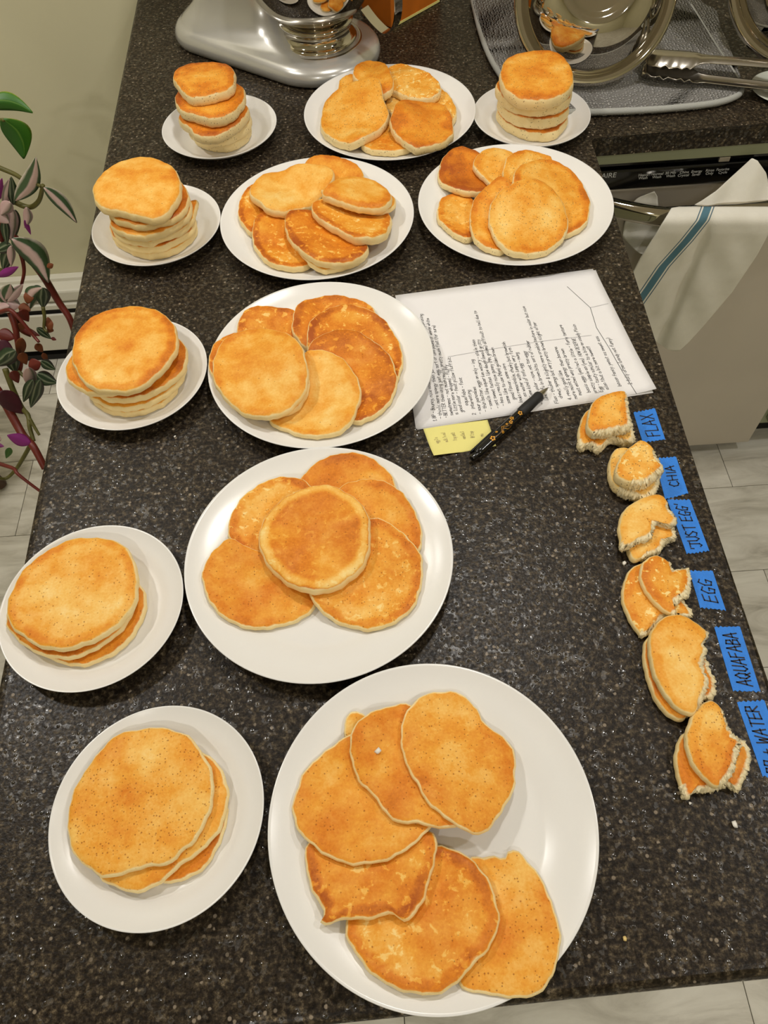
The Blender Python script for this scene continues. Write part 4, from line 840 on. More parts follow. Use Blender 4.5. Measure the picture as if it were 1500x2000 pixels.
sample('blue tape reading JUST EGG', [(292, 765), (330, 670), (430, 640), (490, 662), (521, 740), (472, 765), (442, 812), (390, 830), (330, 851), (303, 822)], [(253, 690), (275, 620), (340, 567), (440, 538), (480, 568), (490, 610), (526, 655), (498, 690), (440, 672), (415, 705), (402, 742), (340, 765), (270, 796), (260, 742)],
       dict(tone=0.2), dict(tone=0.16), (2.8, 7.5), (4.2, 12.5), 0.0105)
sample('blue tape reading EGG', [(269, 1010), (285, 930), (330, 872), (420, 862), (500, 960), (560, 1040), (603, 1102), (560, 1110), (460, 1120), (420, 1160), (370, 1201), (320, 1150), (284, 1080)], [(353, 910), (370, 852), (430, 822), (490, 852), (512, 890), (582, 884), (592, 960), (575, 1012), (505, 1055), (520, 1102), (460, 1082), (400, 1022), (362, 962)],
       dict(tone=0.45, blotch=0.7), dict(tone=0.50, blotch=0.8), (4.0, 10.3), (3.0, 9.4), 0.0085)
sample('blue tape reading AQUAFABA', [(368, 1280), (385, 1212), (450, 1180), (600, 1200), (690, 1380), (706, 1440), (690, 1485), (640, 1502), (582, 1562), (550, 1592), (490, 1572), (430, 1502), (388, 1400)], [(393, 1230), (420, 1152), (480, 1105), (560, 1105), (630, 1150), (672, 1190), (648, 1230), (662, 1262), (645, 1330), (660, 1390), (672, 1430), (640, 1500), (600, 1567), (530, 1542), (458, 1462), (408, 1350)],
       dict(tone=0.5), dict(tone=0.30, pores=0.25), (3.6, 8.2), (4.6, 11.5), 0.0105)
sample('saw-toothed blue tape strip', [(514, 1760), (535, 1682), (575, 1640), (700, 1620), (820, 1680), (868, 1740), (852, 1830), (812, 1912), (760, 1892), (680, 1920), (605, 1920), (570, 1957), (545, 1912), (523, 1830)], [(563, 1680), (580, 1602), (620, 1532), (680, 1494), (730, 1530), (760, 1600), (790, 1660), (822, 1692), (802, 1762), (790, 1820), (742, 1882), (700, 1902), (640, 1852), (588, 1782)],
       dict(tone=0.5), dict(tone=0.44, pores=0.8), (3.8, 12.2), (4.0, 10.5), 0.0105)

# ------------------------------------------------------------------ blue tape strips with marker writing
def tape(text, q, label, size, u0, start, base, wid=0.0013):
    """q: pixel corners far-left, far-right, near-right, near-left; writing runs from the near end to the far end"""
    P = [at(a, b, 0.0004) for a, b in q]
    cen = sum(P, Vector()) / 4
    FL, FRt, NR, NL = [p - Vector((cen.x, cen.y, 0)) for p in P]
    L = ((FL - NL).length + (FRt - NR).length) / 2; Wd = ((FRt - FL).length + (NR - NL).length) / 2
    def fn(u, v, z=0.0):        # u along the writing (near->far), v across from left to right
        a = NL + (FL - NL) * (u / L); b = NR + (FRt - NR) * (u / L); p = a + (b - a) * (v / Wd); return Vector((p.x, p.y, 0.0004 + z))
    root = empty('tape_strip', (cen.x, cen.y, 0)); tag(root, label, 'tape', 'blue tape strips along the counter edge')
    rn = random.Random(len(text) * 17); nz = 13
    zig = lambda i: (0.0009 if i % 2 else -0.0004) + rn.uniform(-0.0005, 0.0005)
    near = [(zig(i), Wd * i / (nz - 1)) for i in range(nz)]; far = [(L + zig(i), Wd * i / (nz - 1)) for i in range(nz)]
    mids = 5; V, Fc = [], []
    rowsP = [near] + [[(L * k / (mids + 1), Wd * i / (nz - 1)) for i in range(nz)] for k in range(1, mids + 1)] + [far]
    for z in (0.00035, 0.0):
        for rI, rw in enumerate(rowsP):
            for (u, v) in rw: V.append(fn(u, v, z - 0.0004 + 0.00005))
    R_ = len(rowsP); o_ = R_ * nz
    for r in range(R_ - 1):
        for c in range(nz - 1):
            a = r * nz + c; Fc.append((a, a + 1, a + nz + 1, a + nz)); Fc.append((o_ + a, o_ + a + nz, o_ + a + nz + 1, o_ + a + 1))
    rim = [c for c in range(nz)] + [r * nz + nz - 1 for r in range(1, R_)] + [(R_ - 1) * nz + c for c in range(nz - 2, -1, -1)] + [r * nz for r in range(R_ - 2, 0, -1)]
    for a, b in zip(rim, rim[1:] + rim[:1]): Fc.append((a, o_ + a, o_ + b, b))
    t_ = bmesh.new(); vs = [t_.verts.new(v) for v in V]
    for f in Fc: t_.faces.new([vs[i] for i in f])
    bm_obj('strip', t_, M['tape'], root)
    st, ln = strokes(text, 0.3, rn, 0.10, 1.2)
    k = size * Wd / 7.0; sx = u0 * L / ln
    pl = [[(start * L + x * sx, base * Wd - y_ * k) for x, y_ in s] for s in st]
    V, Fc = [], []; ribbons(pl, wid, lambda u, v: fn(u, v, 0.00025), V, Fc)
    mesh_obj('lettering', V, Fc, M['marker'], root, False)
def tq(pts): return tr(1100, 740, 2.381, pts)
tape('FLAX', tq([(327, 157), (427, 137), (475, 282), (370, 296)]), 'short blue tape strip lettered FLAX beside a torn pancake wedge', 0.56, 0.74, 0.14, 0.82)
tape('CHIA', tq([(425, 370), (525, 362), (582, 532), (475, 562)]), 'blue tape strip lettered CHIA', 0.40, 0.56, 0.24, 0.74)
tape('"JUST EGG"', tq([(483, 561), (590, 562), (680, 800), (575, 815)]), 'blue tape strip lettered JUST EGG in quotation marks', 0.50, 0.86, 0.06, 0.76)
tape('EGG', tq([(587, 894), (695, 893), (757, 1078), (637, 1064)]), 'blue tape strip lettered EGG alone', 0.55, 0.62, 0.18, 0.80)
tape('AQUAFABA', tq([(703, 1155), (822, 1152), (918, 1455), (790, 1452)]), 'long blue tape strip lettered AQUAFABA', 0.52, 0.84, 0.08, 0.78)
tape('BP + WATER', tq([(808, 1503), (935, 1494), (1062, 1868), (928, 1850)]), 'blue tape strip with a saw-toothed end beside the most speckled torn pieces', 0.46, 0.90, 0.05, 0.66)

# ------------------------------------------------------------------ papers, note and pen
PZ = 0.0009
def paper_sheet(corners, z, label, name, m, nx=24, ny=18, curl=0.0, group=None, parent_only=False):
    P00, P10, P11, P01 = [Vector((a, b, 0)) for a, b in corners]
    cen = (P00 + P10 + P11 + P01) / 4
    def pt(u, v, dz=0.0):
        p = (P00 * (1 - u) + P10 * u) * (1 - v) + (P01 * (1 - u) + P11 * u) * v - cen
        lift = curl * (max(0, u - 0.86) / 0.14) ** 2 * (max(0, 0.3 - v) / 0.3) + curl * 0.6 * (max(0, v - 0.9) / 0.1) ** 2 * max(0, u - 0.4)
        return Vector((p.x, p.y, z + lift + dz))
    V, Fc = [], []
    for r in range(ny + 1):
        for c in range(nx + 1): V.append(pt(c / nx, r / ny))
    for r in range(ny):
        for c in range(nx):
            a = r * (nx + 1) + c; Fc.append((a, a + 1, a + nx + 2, a + nx + 1))
    root = empty(name, (cen.x, cen.y, 0)); tag(root, label, 'paper')
    o = mesh_obj('page', V, Fc, m, root); md = o.modifiers.new('solid', 'SOLIDIFY'); md.thickness = 0.0002; md.offset = -1
    return root, pt
PC = [(0.043, 0.547), (0.327, 0.579), (0.301, 0.792), (0.035, 0.770)]
paper_sheet([(0.0445, 0.546), (0.324, 0.577), (0.2985, 0.797), (0.034, 0.772)], 0.0004, 'blank white sheet lying under the handwritten notes, one corner showing', 'paper_sheet', M['paper'], 8, 6)
nr, npt = paper_sheet(PC, 0.0009, 'white sheet covered in handwritten tasting notes with a crease across', 'handwritten_notes', M['paper'], curl=0.004)
LINES = [(0.075, 0.03, '1. BP - Bouncy, nice color, tender crumb'), (0.100, 0.04, '- thinly, more spongy than just oil, could be a little whipped using'), (0.122, 0.04, '* BETTER than using just egg, sort of like pound of whole white'), (0.145, 0.05, 'sweetness - not much really, pretty much flat (for sure)'),
 (0.166, 0.05, 'a little more whipped - fluffy'), (0.188, 0.06, 'good color - fast pillow fluff bit'), (0.215, 0.10, 'aquafaba - fast'), (0.238, 0.03, '2   interesting'), (0.262, 0.03, '- sour pancakes'), (0.286, 0.04, '- thin batter, eggs on only - ing'), (0.312, 0.05, '- smells like aquarium watery - stale than'),
 (0.338, 0.05, '- not sweet tastes like dough (meal) gritty'), (0.362, 0.06, '- has a really nice gummy (Mm, golden) difficult to tell due to'), (0.388, 0.07, 'some like to use (Mom) golden brown'), (0.412, 0.09, 'good flavor, some corn'), (0.438, 0.04, '- looks remarkable, chunky but brownish'), (0.462, 0.10, 'as water with lumps, very firm'),
 (0.488, 0.06, '3. Some kind of tofu egg - mung'), (0.520, 0.03, '- egg in color - nice, not too eggy'), (0.545, 0.05, 'like tofu in brown bits, sort of rubber'), (0.580, 0.02, 'Flax - thicker & slightly more crumble texture in color but nice'), (0.604, 0.05, 'chewy, spongy but very pretty brown, slight after'), (0.638, 0.03, '4. really good like'), (0.662, 0.03, 'more moist & spongy than banana'), (0.686, 0.05, 'most eaten! way pretty brown'),
 (0.724, 0.06, 'basic eggs (yes) not a little - funny texture'), (0.750, 0.05, 'pretty simple as (yes)  HOW DESERVE'), (0.776, 0.05, 'Egg - tasty similar to a bite on candy Plain'), (0.802, 0.06, 'also 100% but a bit more sweet!!'), (0.858, 0.07, 'bacon fancy: yeast as sweet ass'), (0.905, 0.07, '#2 fully often (candy not funny)')]
def inkfn(u, v): return npt(u / 0.286, v / 0.222, 0.00025)
V, Fc = [], []
rl = random.Random(3)
for u, v0, txt in LINES:
    st, ln = strokes(txt, 0.55, rl, 0.15, 0.9)
    k = 0.00074; wl = ln * k * 0.98; maxl = 0.93 - v0; sc_ = min(1.0, maxl * 0.222 / wl)
    dr = rl.uniform(-0.02, 0.006)
    pl = [[(u * 0.286 + 0.004 - y_ * k * 0.85 + x * k * sc_ * dr, v0 * 0.222 + x * k * sc_) for x, y_ in s] for s in st]
    ribbons(pl, 0.00046, inkfn, V, Fc)
mesh_obj('handwriting', V, Fc, M['ink'], nr, False)
V, Fc = [], []
def uvp(px, py):
    p = at(px, py, 0.001); P00, P10, P11, P01 = [Vector((a, b, 0)) for a, b in PC]
    u = v = 0.5
    for _ in range(20):
        q = (P00 * (1 - u) + P10 * u) * (1 - v) + (P01 * (1 - u) + P11 * u) * v
        du = (P10 - P00) * (1 - v) + (P11 - P01) * v; dv = (P01 - P00) * (1 - u) + (P11 - P10) * u
        e = Vector((p.x, p.y, 0)) - q; det = du.x * dv.y - du.y * dv.x
        u += (e.x * dv.y - e.y * dv.x) / det; v += (du.x * e.y - du.y * e.x) / det
    return (u * 0.286, v * 0.222)
ribbons([[uvp(875, 697), uvp(960, 682), uvp(1055, 667), uvp(1155, 655)], [uvp(1153, 601), uvp(1188, 593)]], 0.0005, inkfn, V, Fc)
mesh_obj('fold_line', V, Fc, M['fold'], nr, False)
V, Fc = [], []
ribbons([[uvp(1108, 560), uvp(1153, 601), uvp(1165, 640), uvp(1190, 680), uvp(1215, 725), uvp(1243, 770)]], 0.0006, inkfn, V, Fc)
mesh_obj('pen_line', V, Fc, M['ink'], nr, False)

def sticky():
    c = [at(*p, 0.0) for p in ((826, 836), (952, 820), (969, 871), (847, 894))]
    FLp, FRp, NRp, NLp = c; cen = sum(c, Vector()) / 4
    root = empty('sticky_note', (cen.x, cen.y, 0)); tag(root, 'pale yellow sticky note half under the white sheet and pen', 'note')
    def pt(u, v, dz=0):        # u left-right, v far-near
        p = (FLp * (1 - u) + FRp * u) * (1 - v) + (NLp * (1 - u) + NRp * u) * v - cen
        lift = 0.004 * max(0, (v - 0.45) / 0.55) ** 2 * max(0.0, 1 - u * 2.2) ** 0.7
        return Vector((p.x + 0.0, p.y, 0.00015 + lift + dz))
    V, Fc = [], []
    n = 20
    for r in range(n + 1):
        for q in range(n + 1): V.append(pt(q / n, r / n))
    for r in range(n):
        for q in range(n):
            a = r * (n + 1) + q; Fc.append((a, a + n + 1, a + n + 2, a + 1))
    o = mesh_obj('page', V, Fc, M['note'], root); md = o.modifiers.new('solid', 'SOLIDIFY'); md.thickness = 0.00012; md.offset = 0
    V, Fc = [], []; rn = random.Random(5)
    for i, txt in enumerate(('egg 2 c', 'milk, 1 c oil', '1 tsp salt', 'vanilla 3', 'BP 2 tsp', 'mix')):
        st, ln = strokes(txt, 0.5, rn, 0.1, 1.0); k = 0.00060
        pl = [[(0.16 + i * 0.14 - y_ * k / 0.072, 0.58 - x * k * 0.7 / 0.05) for x, y_ in s] for s in st]
        ribbons(pl, 0.006, lambda a, b: pt(min(max(a, 0.02), 0.98), min(max(b, 0.02), 0.98), 0.0003), V, Fc)
    mesh_obj('handwriting', V, Fc, M['noteink'], root, False)
sticky()

def pen():
    a, b = at(921, 897, 0.0075), at(1071, 757, 0.0075)
    d = b - a; L = d.length; ang = math.atan2(d.y, d.x)
    root = empty('pen', (a.x, a.y, 0.0), ang); tag(root, 'black retractable pen with gold flower print lying on the white sheet', 'pen')
    rot = Matrix(((0, 0, 1, 0), (0, 1, 0, 0), (-1, 0, 0, 0), (0, 0, 0, 1)))            # lathe axis z -> x
    Z = 0.0078
    def seg(name, prof, m): return lathe(name, prof, m, root, 28, (0, 0, Z), mat=rot)
    s = L / 0.146
    seg('button', [(0, 0.0), (0.0030, 0.0003), (0.0036, 0.002), (0.0036, 0.0095 * s)], M['blackplastic'])
    seg('barrel', [(0.0036, 0.0085 * s), (0.0050, 0.010 * s), (0.0056, 0.016 * s), (0.0058, 0.05 * s), (0.0056, 0.092 * s)], M['blackplastic'])
    seg('grip', [(0.0056, 0.091 * s), (0.0064, 0.0925 * s), (0.0066, 0.105 * s), (0.0060, 0.118 * s), (0.0064, 0.126 * s), (0.0058, 0.1285 * s), (0.0040, 0.129 * s)], M['black'])
    seg('tip', [(0.0042, 0.1285 * s), (0.0036, 0.134 * s), (0.0016, 0.1425 * s), (0.0009, 0.1435 * s), (0.0005, 0.146 * s), (0, 0.1462 * s)], M['satin'])
    b = box_bm(0.006 * s, 0.050 * s, 0.0052, 0.0078, -0.0026, 0.0026, 0.0012, 2)
    bm_obj('clip', b, M['blackplastic'], root).location = (0, 0, Z)
    # gold flowers, small raised print round the barrel
    rn = random.Random(11)
    def on(u, th, lift=0.00015):
        r = 0.0058 + lift; return Vector((u, -r * math.sin(th), Z + r * math.cos(th)))
    V, Fc = [], []
    for fi, (u, th, rr) in enumerate(((0.036, 0.25, 0.0040), (0.052, 0.75, 0.0020), (0.046, -0.2, 0.0018), (0.069, 0.35, 0.0028), (0.074, -0.1, 0.0030), (0.087, 0.3, 0.0034), (0.063, 0.1, 0.0016))):
        u *= s
        for k in range(5):
            w = 2 * math.pi * k / 5 + fi; cu, ct = u + rr * 0.55 * math.cos(w), th + rr * 0.55 * math.sin(w) / 0.0058
            bI = len(V); V.append(on(cu, ct)); n = 8
            for j in range(n):
                q = 2 * math.pi * j / n; V.append(on(cu + rr * 0.30 * math.cos(q), ct + rr * 0.30 * math.sin(q) / 0.0058))
            for j in range(n): Fc.append((bI, bI + 1 + j, bI + 1 + (j + 1) % n))
    for (u0, t0, u1, t1, bend) in ((0.040, 0.3, 0.056, -0.2, 0.5), (0.050, 0.8, 0.068, 0.4, -0.6), (0.056, -0.3, 0.072, 0.3, 0.6), (0.056, 0.2, 0.066, 0.9, 0.5)):
        prev = None
        for k in range(13):
            q = k / 12; u = (u0 + (u1 - u0) * q) * s; th = t0 + (t1 - t0) * q + bend * math.sin(math.pi * q)
            if prev:
                bI = len(V); hw = 0.00028
                V += [on(prev[0] - hw, prev[1]), on(prev[0] + hw, prev[1]), on(u + hw, th), on(u - hw, th)]; Fc.append((bI, bI + 1, bI + 2, bI + 3))
            prev = (u, th)
    mesh_obj('flower_print', V, Fc, M['gold'], root, False)
pen()

# ------------------------------------------------------------------ stand mixer
MC = Vector((-0.058, 1.388, 0.0)); AX = Vector((-0.87, 0.493, 0)).normalized(); LT = Vector((-AX.y, AX.x, 0))
mx = empty('stand_mixer', MC); tag(mx, 'silver stand mixer with polished steel bowl', 'mixer')
def hull(circles, n=112):
    pts = []
    for j in range(n * 2):
        w = 2 * math.pi * j / (n * 2); nx_, ny_ = math.cos(w), math.sin(w)
        c = max(circles, key=lambda q: q[0] * nx_ + q[1]); pts.append((c[0] + c[1] * nx_, c[1] * ny_))
    P = np.array(pts); d = np.r_[0, np.cumsum(np.hypot(*(np.roll(P, -1, 0) - P).T))]; u = np.linspace(0, d[-1], n, endpoint=False)
    return list(zip(np.interp(u, d, np.r_[P[:, 0], P[0, 0]]), np.interp(u, d, np.r_[P[:, 1], P[0, 1]])))
def loft(name, levels, m, parent, n=112, cap=True):
    V, Fc = [], []
    for z, circ in levels:
        for s_, l_ in hull(circ, n): V.append(AX * s_ + LT * l_ + Vector((0, 0, z)))
    for k in range(len(levels) - 1):
        for j in range(n):
            q = (j + 1) % n; Fc.append((k * n + j, k * n + q, (k + 1) * n + q, (k + 1) * n + j))
    if cap:
        Fc.append(tuple(range(n - 1, -1, -1))); e = (len(levels) - 1) * n; Fc.append(tuple(e + j for j in range(n)))
    o = mesh_obj(name, V, Fc, m, parent)
    b = bmesh.new(); b.from_mesh(o.data); bmesh.ops.recalc_face_normals(b, faces=b.faces[:]); b.to_mesh(o.data); b.free(); return o
def lv(z, a, ra, b, rb): return (z, [(a, ra), (b, rb)])
loft('base', [lv(0.0015, 0, 0.100, 0.205, 0.074), lv(0.004, 0, 0.105, 0.205, 0.079), lv(0.012, 0, 0.107, 0.205, 0.081), lv(0.020, 0, 0.105, 0.204, 0.080), lv(0.026, 0.001, 0.100, 0.203, 0.077), lv(0.030, 0.003, 0.092, 0.202, 0.074), lv(0.0325, 0.007, 0.083, 0.201, 0.071),
              lv(0.036, 0.030, 0.075, 0.200, 0.067), lv(0.042, 0.062, 0.065, 0.198, 0.064), lv(0.050, 0.084, 0.056, 0.192, 0.059), lv(0.064, 0.100, 0.049, 0.184, 0.053), lv(0.085, 0.110, 0.045, 0.178, 0.048), lv(0.12, 0.115, 0.043, 0.174, 0.046), lv(0.17, 0.117, 0.043, 0.174, 0.046), lv(0.23, 0.118, 0.045, 0.182, 0.051)], M['mixer'], mx)
loft('head', [lv(0.232, 0.10, 0.045, 0.18, 0.048), lv(0.245, 0.0, 0.050, 0.19, 0.055), lv(0.265, -0.08, 0.055, 0.20, 0.064), lv(0.295, -0.10, 0.060, 0.21, 0.068), lv(0.325, -0.10, 0.056, 0.20, 0.062), lv(0.345, -0.08, 0.040, 0.18, 0.048), lv(0.355, -0.05, 0.022, 0.15, 0.030)], M['mixer'], mx)
bz = 0.0335
bowl = lathe('bowl', [(0.0, bz + 0.036), (0.040, bz + 0.036), (0.052, bz + 0.037), (0.066, bz + 0.043), (0.082, bz + 0.055), (0.097, bz + 0.075), (0.107, bz + 0.102), (0.111, bz + 0.14), (0.112, bz + 0.165), (0.1145, bz + 0.168), (0.1145, bz + 0.171), (0.110, bz + 0.170), (0.109, bz + 0.14), (0.104, bz + 0.10), (0.08, bz + 0.058), (0.04, bz + 0.04), (0.0, bz + 0.039)], M['chrome'], mx, 128)
lathe('bowl_foot', [(0.0, bz + 0.0), (0.066, bz + 0.0), (0.0675, bz + 0.003), (0.064, bz + 0.006), (0.058, bz + 0.008), (0.0565, bz + 0.018), (0.0575, bz + 0.025), (0.062, bz + 0.028), (0.063, bz + 0.031), (0.058, bz + 0.034), (0.052, bz + 0.0365)], M['chrome'], bowl, 96)
lathe('bowl_seat', [(0.070, bz - 0.0015), (0.074, bz + 0.001), (0.077, bz - 0.002)], M['satin'], mx, 96)
def strap(name, pts, wid, thk, wdir, m, parent):
    V, Fc = [], []; P = [Vector(p) for p in spline(pts, 8)]; wdir = Vector(wdir).normalized()
    for i, p in enumerate(P):
        t = (P[min(i + 1, len(P) - 1)] - P[max(0, i - 1)]).normalized(); n_ = t.cross(wdir).normalized()
        for a, b in ((1, 1), (1, -1), (-1, -1), (-1, 1)): V.append(p + wdir * (a * wid / 2) + n_ * (b * thk / 2))
    for i in range(len(P) - 1):
        for j in range(4):
            k = (j + 1) % 4; Fc.append((i * 4 + j, i * 4 + k, (i + 1) * 4 + k, (i + 1) * 4 + j))
    Fc.append((3, 2, 1, 0)); e = (len(P) - 1) * 4; Fc.append((e, e + 1, e + 2, e + 3))
    return mesh_obj(name, V, Fc, m, parent, False)
hdir = Vector((0.766, -0.643, 0)); hz_ = Vector((0, 0, 1))
strap('bowl_handle', [hdir * r_ + hz_ * z_ for r_, z_ in ((0.109, 0.150), (0.150, 0.158), (0.172, 0.138), (0.170, 0.100), (0.152, 0.080), (0.128, 0.088), (0.106, 0.104))], 0.019, 0.0016, (0.643, 0.766, 0), M['chrome'], bowl)

# orange carton beside it
c0, c1 = at(765, 57), at(859, 4)
dv = (c1 - c0); Lc = dv.length; bx = empty('carton', (c0.x, c0.y, 0), math.atan2(dv.y, dv.x)); tag(bx, 'orange carton with dark edges behind the mixer bowl handle', 'carton')
box('body', 0.0, Lc, 0.0, 0.075, 0.0005, 0.22, M['orange'], bx, 0.002)
box('edge_band', Lc + 0.0002, Lc + 0.003, 0.0, 0.075, 0.0005, 0.22, M['orangedk'], bx)
box('bottom_stripe', 0.003, Lc - 0.001, -0.0006, 0.0002, 0.001, 0.005, M['note'], bx)

# ------------------------------------------------------------------ drying mat, bowls, tongs, saucer
mt = empty('drying_mat', (0.42, 1.3, 0)); tag(mt, 'grey waffle-knit drying mat on the counter under the steel bowls', 'mat')
def slab(name, poly, z0, z1, m, parent, per=6, rnd_=0.003):
    P = spline(poly, per, True); cen = Vector(parent.location)
    bm = bmesh.new()
    lo = [bm.verts.new((p[0] - cen.x, p[1] - cen.y, z0)) for p in P]; hi = [bm.verts.new((p[0] - cen.x, p[1] - cen.y, z1)) for p in P]
    c2 = sum((Vector((p[0], p[1], 0)) for p in P), Vector()) / len(P)
    f = bm.faces.new(hi); bm.faces.new(lo[::-1])
    for i in range(len(P)): bm.faces.new((lo[i], lo[(i + 1) % len(P)], hi[(i + 1) % len(P)], hi[i]))
    bmesh.ops.bevel(bm, geom=[e for e in bm.edges if all(v in hi for v in e.verts)], offset=rnd_, segments=3, affect='EDGES')
    bmesh.ops.triangulate(bm, faces=[f for f in bm.faces if len(f.verts) > 4])
    return bm_obj(name, bm, m, parent, True)
matpoly = [at(*p, 0.012)[:2] for p in ((923, -8), (940, 60), (960, 110), (984, 150), (1012, 205), (1060, 212), (1160, 213), (1280, 208), (1390, 197), (1440, 182), (1449, 166), (1440, 150), (1400, 90), (1372, 45), (1345, 2))]
tl = (0.24, 1.56); far = [(0.62, 1.56), (0.44, 1.585), (0.26, 1.585)]
slab('upper_layer', matpoly + far, 0.0075, 0.0125, M['weave'], mt, 4)
slab('lower_layer', [(p[0], p[1]) for p in matpoly[4:11]] + [at(*p, 0.006)[:2] for p in ((1446, 150), (1424, 92), (1406, 50), (1396, 16), (1370, 8))] + far, 0.0006, 0.0070, M['weave'], mt, 4)
def tube_loop(name, pts, z, r, m, parent):
    cen = Vector(parent.location); P = [Vector((p[0] - cen.x, p[1] - cen.y, z)) for p in spline(pts, 6)]
    return tube(name, P, r, m, parent, 8)
M['hem'] = simple('grey_hem', (172, 172, 166), 0.95, bump=0.3, bscale=600)
tube_loop('hem', matpoly, 0.0075, 0.0052, M['hem'], mt)

def leaning_bowl(center, normal, R, depth, label):
    n_ = Vector(normal).normalized(); q = n_.to_track_quat('Z', 'Y').to_matrix().to_4x4()
    root = empty('mixing_bowl', center); tag(root, label, 'bowl', 'steel bowls leaning on the drying mat')
    d = depth
    lathe('shell', [(R * 0.965, 0.006), (R * 0.94, 0.0055), (R * 0.915, 0.0065), (R * 0.895, 0.010), (R * 0.875, 0.020), (R * 0.85, d * 0.34), (R * 0.79, d * 0.55), (R * 0.68, d * 0.77), (R * 0.56, d * 0.92), (R * 0.48, d * 0.985), (R * 0.45, d), (R * 0.40, d * 1.0), (R * 0.37, d * 0.985), (R * 0.33, d * 0.95), (R * 0.30, d * 0.945), (0.0, d * 0.94)], M['chrome'], root, 128, mat=q)
    V = []
    lathe('rolled_rim', [(R * 0.965 + 0.0085 * math.cos(2 * math.pi * k / 14), 0.003 + 0.0065 * math.sin(2 * math.pi * k / 14)) for k in range(15)], M['chrome'], root, 128, mat=q)
    return root
leaning_bowl((0.379, 1.281, 0.1135), (-0.16, -0.76, 0.60), 0.1185, 0.082, 'polished steel bowl leaning upside down beside the thick stack of four')
leaning_bowl((0.742, 1.300, 0.128), (-0.34, -0.72, 0.56), 0.140, 0.095, 'polished steel bowl leaning behind the handle end of the tongs')

def tongs():
    o = at(1266, 124, 0.03); e = at(1500, 146, 0.03); d = (e - o); ang = math.atan2(d.y, d.x)
    root = empty('tongs', (o.x, o.y, 0.0125), ang); tag(root, 'steel kitchen tongs with scalloped tips and black grips on the mat', 'tongs')
    for sgn, zb_ in ((1, 0.022), (-1, 0.006)):
        V, Fc = [], []; n = 46; Ltot = 0.30
        for i in range(n + 1):
            u = i / n * Ltot
            hw = 0.023 if u < 0.070 else (0.023 - (u - 0.070) / 0.025 * 0.011 if u < 0.095 else 0.012 - 0.001 * (u - 0.095) / 0.2)
            if u < 0.012: hw = 0.014 + 0.75 * u
            sc = 0.0055 * abs(math.sin(u * 190)) if u < 0.075 else 0
            zc = zb_ + (0.004 + 0.006 * sgn * (u / Ltot)); dep = 0.010 if u < 0.08 else 0.006
            for v_ in (-1, -0.92, -0.5, 0, 0.5, 0.92, 1):
                edge = abs(v_) > 0.9
                y_ = v_ * hw; z_ = zc + sgn * dep * (0.5 - v_ * v_) * 0.9 - (sgn * sc if edge else 0)
                V.append((u - 0.006, y_ + 0.014 * sgn, z_))
        m7 = 7
        for i in range(n):
            for j in range(m7 - 1): Fc.append((i * m7 + j, (i + 1) * m7 + j, (i + 1) * m7 + j + 1, i * m7 + j + 1))
        o_ = mesh_obj('arm', V, Fc, M['satin'], root); md = o_.modifiers.new('solid', 'SOLIDIFY'); md.thickness = 0.0012
        box('grip', 0.200, 0.285, 0.012 * sgn - 0.0125, 0.012 * sgn + 0.0125, zb_ + sgn * 0.008 - 0.004, zb_ + sgn * 0.008 + 0.006, M['black'], o_, 0.003)
tongs()
sc_ = lathe('saucer', [(0, 0.004), (0.030, 0.004), (0.040, 0.006), (0.050, 0.009), (0.051, 0.0085), (0.041, 0.003), (0.032, 0.0), (0, 0.0)], simple('pale_grey_ceramic', (200, 202, 190), 0.25, coat=0.2), None, 64, (0.682, 1.182, 0.0003))
tag(sc_, 'pale saucer edge showing below the black tong grips', 'saucer')

# ------------------------------------------------------------------ house plants at the wall
def leaf(parent, base, tip, width, Y, m, bend=0.0, fold=0.35, Y2=None, name='leaf', round_=1.0, curl=0.0):
    a = aty(*base, Y); b = aty(*tip, Y if Y2 is None else Y2); org = Vector(parent.location)
    ax = b - a; L = ax.length; t = ax.normalized()
    view = (a + b) / 2 - Vector((0, 0, CAMZ)); side = t.cross(view).normalized(); nrm = side.cross(t).normalized()
    w = width * (a.y / F / 0.54) if False else width * ((a - Vector((0, 0, CAMZ))).dot(Vector(C_)) / F)
    n, mm = 14, 9; V, Fc, ac = [], [], []
    for i in range(n + 1):
        u = i / n; prof = (math.sin(math.pi * min(1.0, u * 0.97 + 0.015)) ** 0.75) * (1.25 - 0.6 * u) * round_
        hw = w / 2 * max(prof, 0.02)
        c = a + ax * u + side * (bend * L * math.sin(math.pi * u)) + nrm * (curl * L * u * u)
        for j in range(mm):
            v_ = -1 + 2 * j / (mm - 1)
            V.append(c + side * (hw * v_) + nrm * (fold * hw * abs(v_) ** 1.3) - org); ac.append(j / (mm - 1))
    for i in range(n):
        for j in range(mm - 1): Fc.append((i * mm + j, i * mm + j + 1, (i + 1) * mm + j + 1, (i + 1) * mm + j))
    o = mesh_obj(name, V, Fc, m, parent)
    at_ = o.data.attributes.new('across', 'FLOAT', 'POINT'); at_.data.foreach_set('value', ac)
    md = o.modifiers.new('solid', 'SOLIDIFY'); md.thickness = 0.0007; md.offset = 0
    return o
def stem(parent, pts, r, m, Ys, name='stem'):
    org = Vector(parent.location); n = len(pts)
    P = [aty(p[0], p[1], (Ys[0] + (Ys[1] - Ys[0]) * i / (n - 1))) - org for i, p in enumerate(pts)]
    P = spline(P, 6); return tube(name, P, [r * (1 - 0.35 * i / len(P)) for i in range(len(P))], m, parent, 8)
POT = Vector((-1.12, 1.18, FLOOR))
st_ = empty('plant_stand', POT); tag(st_, 'dark wooden stand under the trailing house plants', 'stand')
lathe('top', [(0, 0.60), (0.15, 0.60), (0.155, 0.615), (0.15, 0.63), (0, 0.63)], M['wood'], st_, 40)
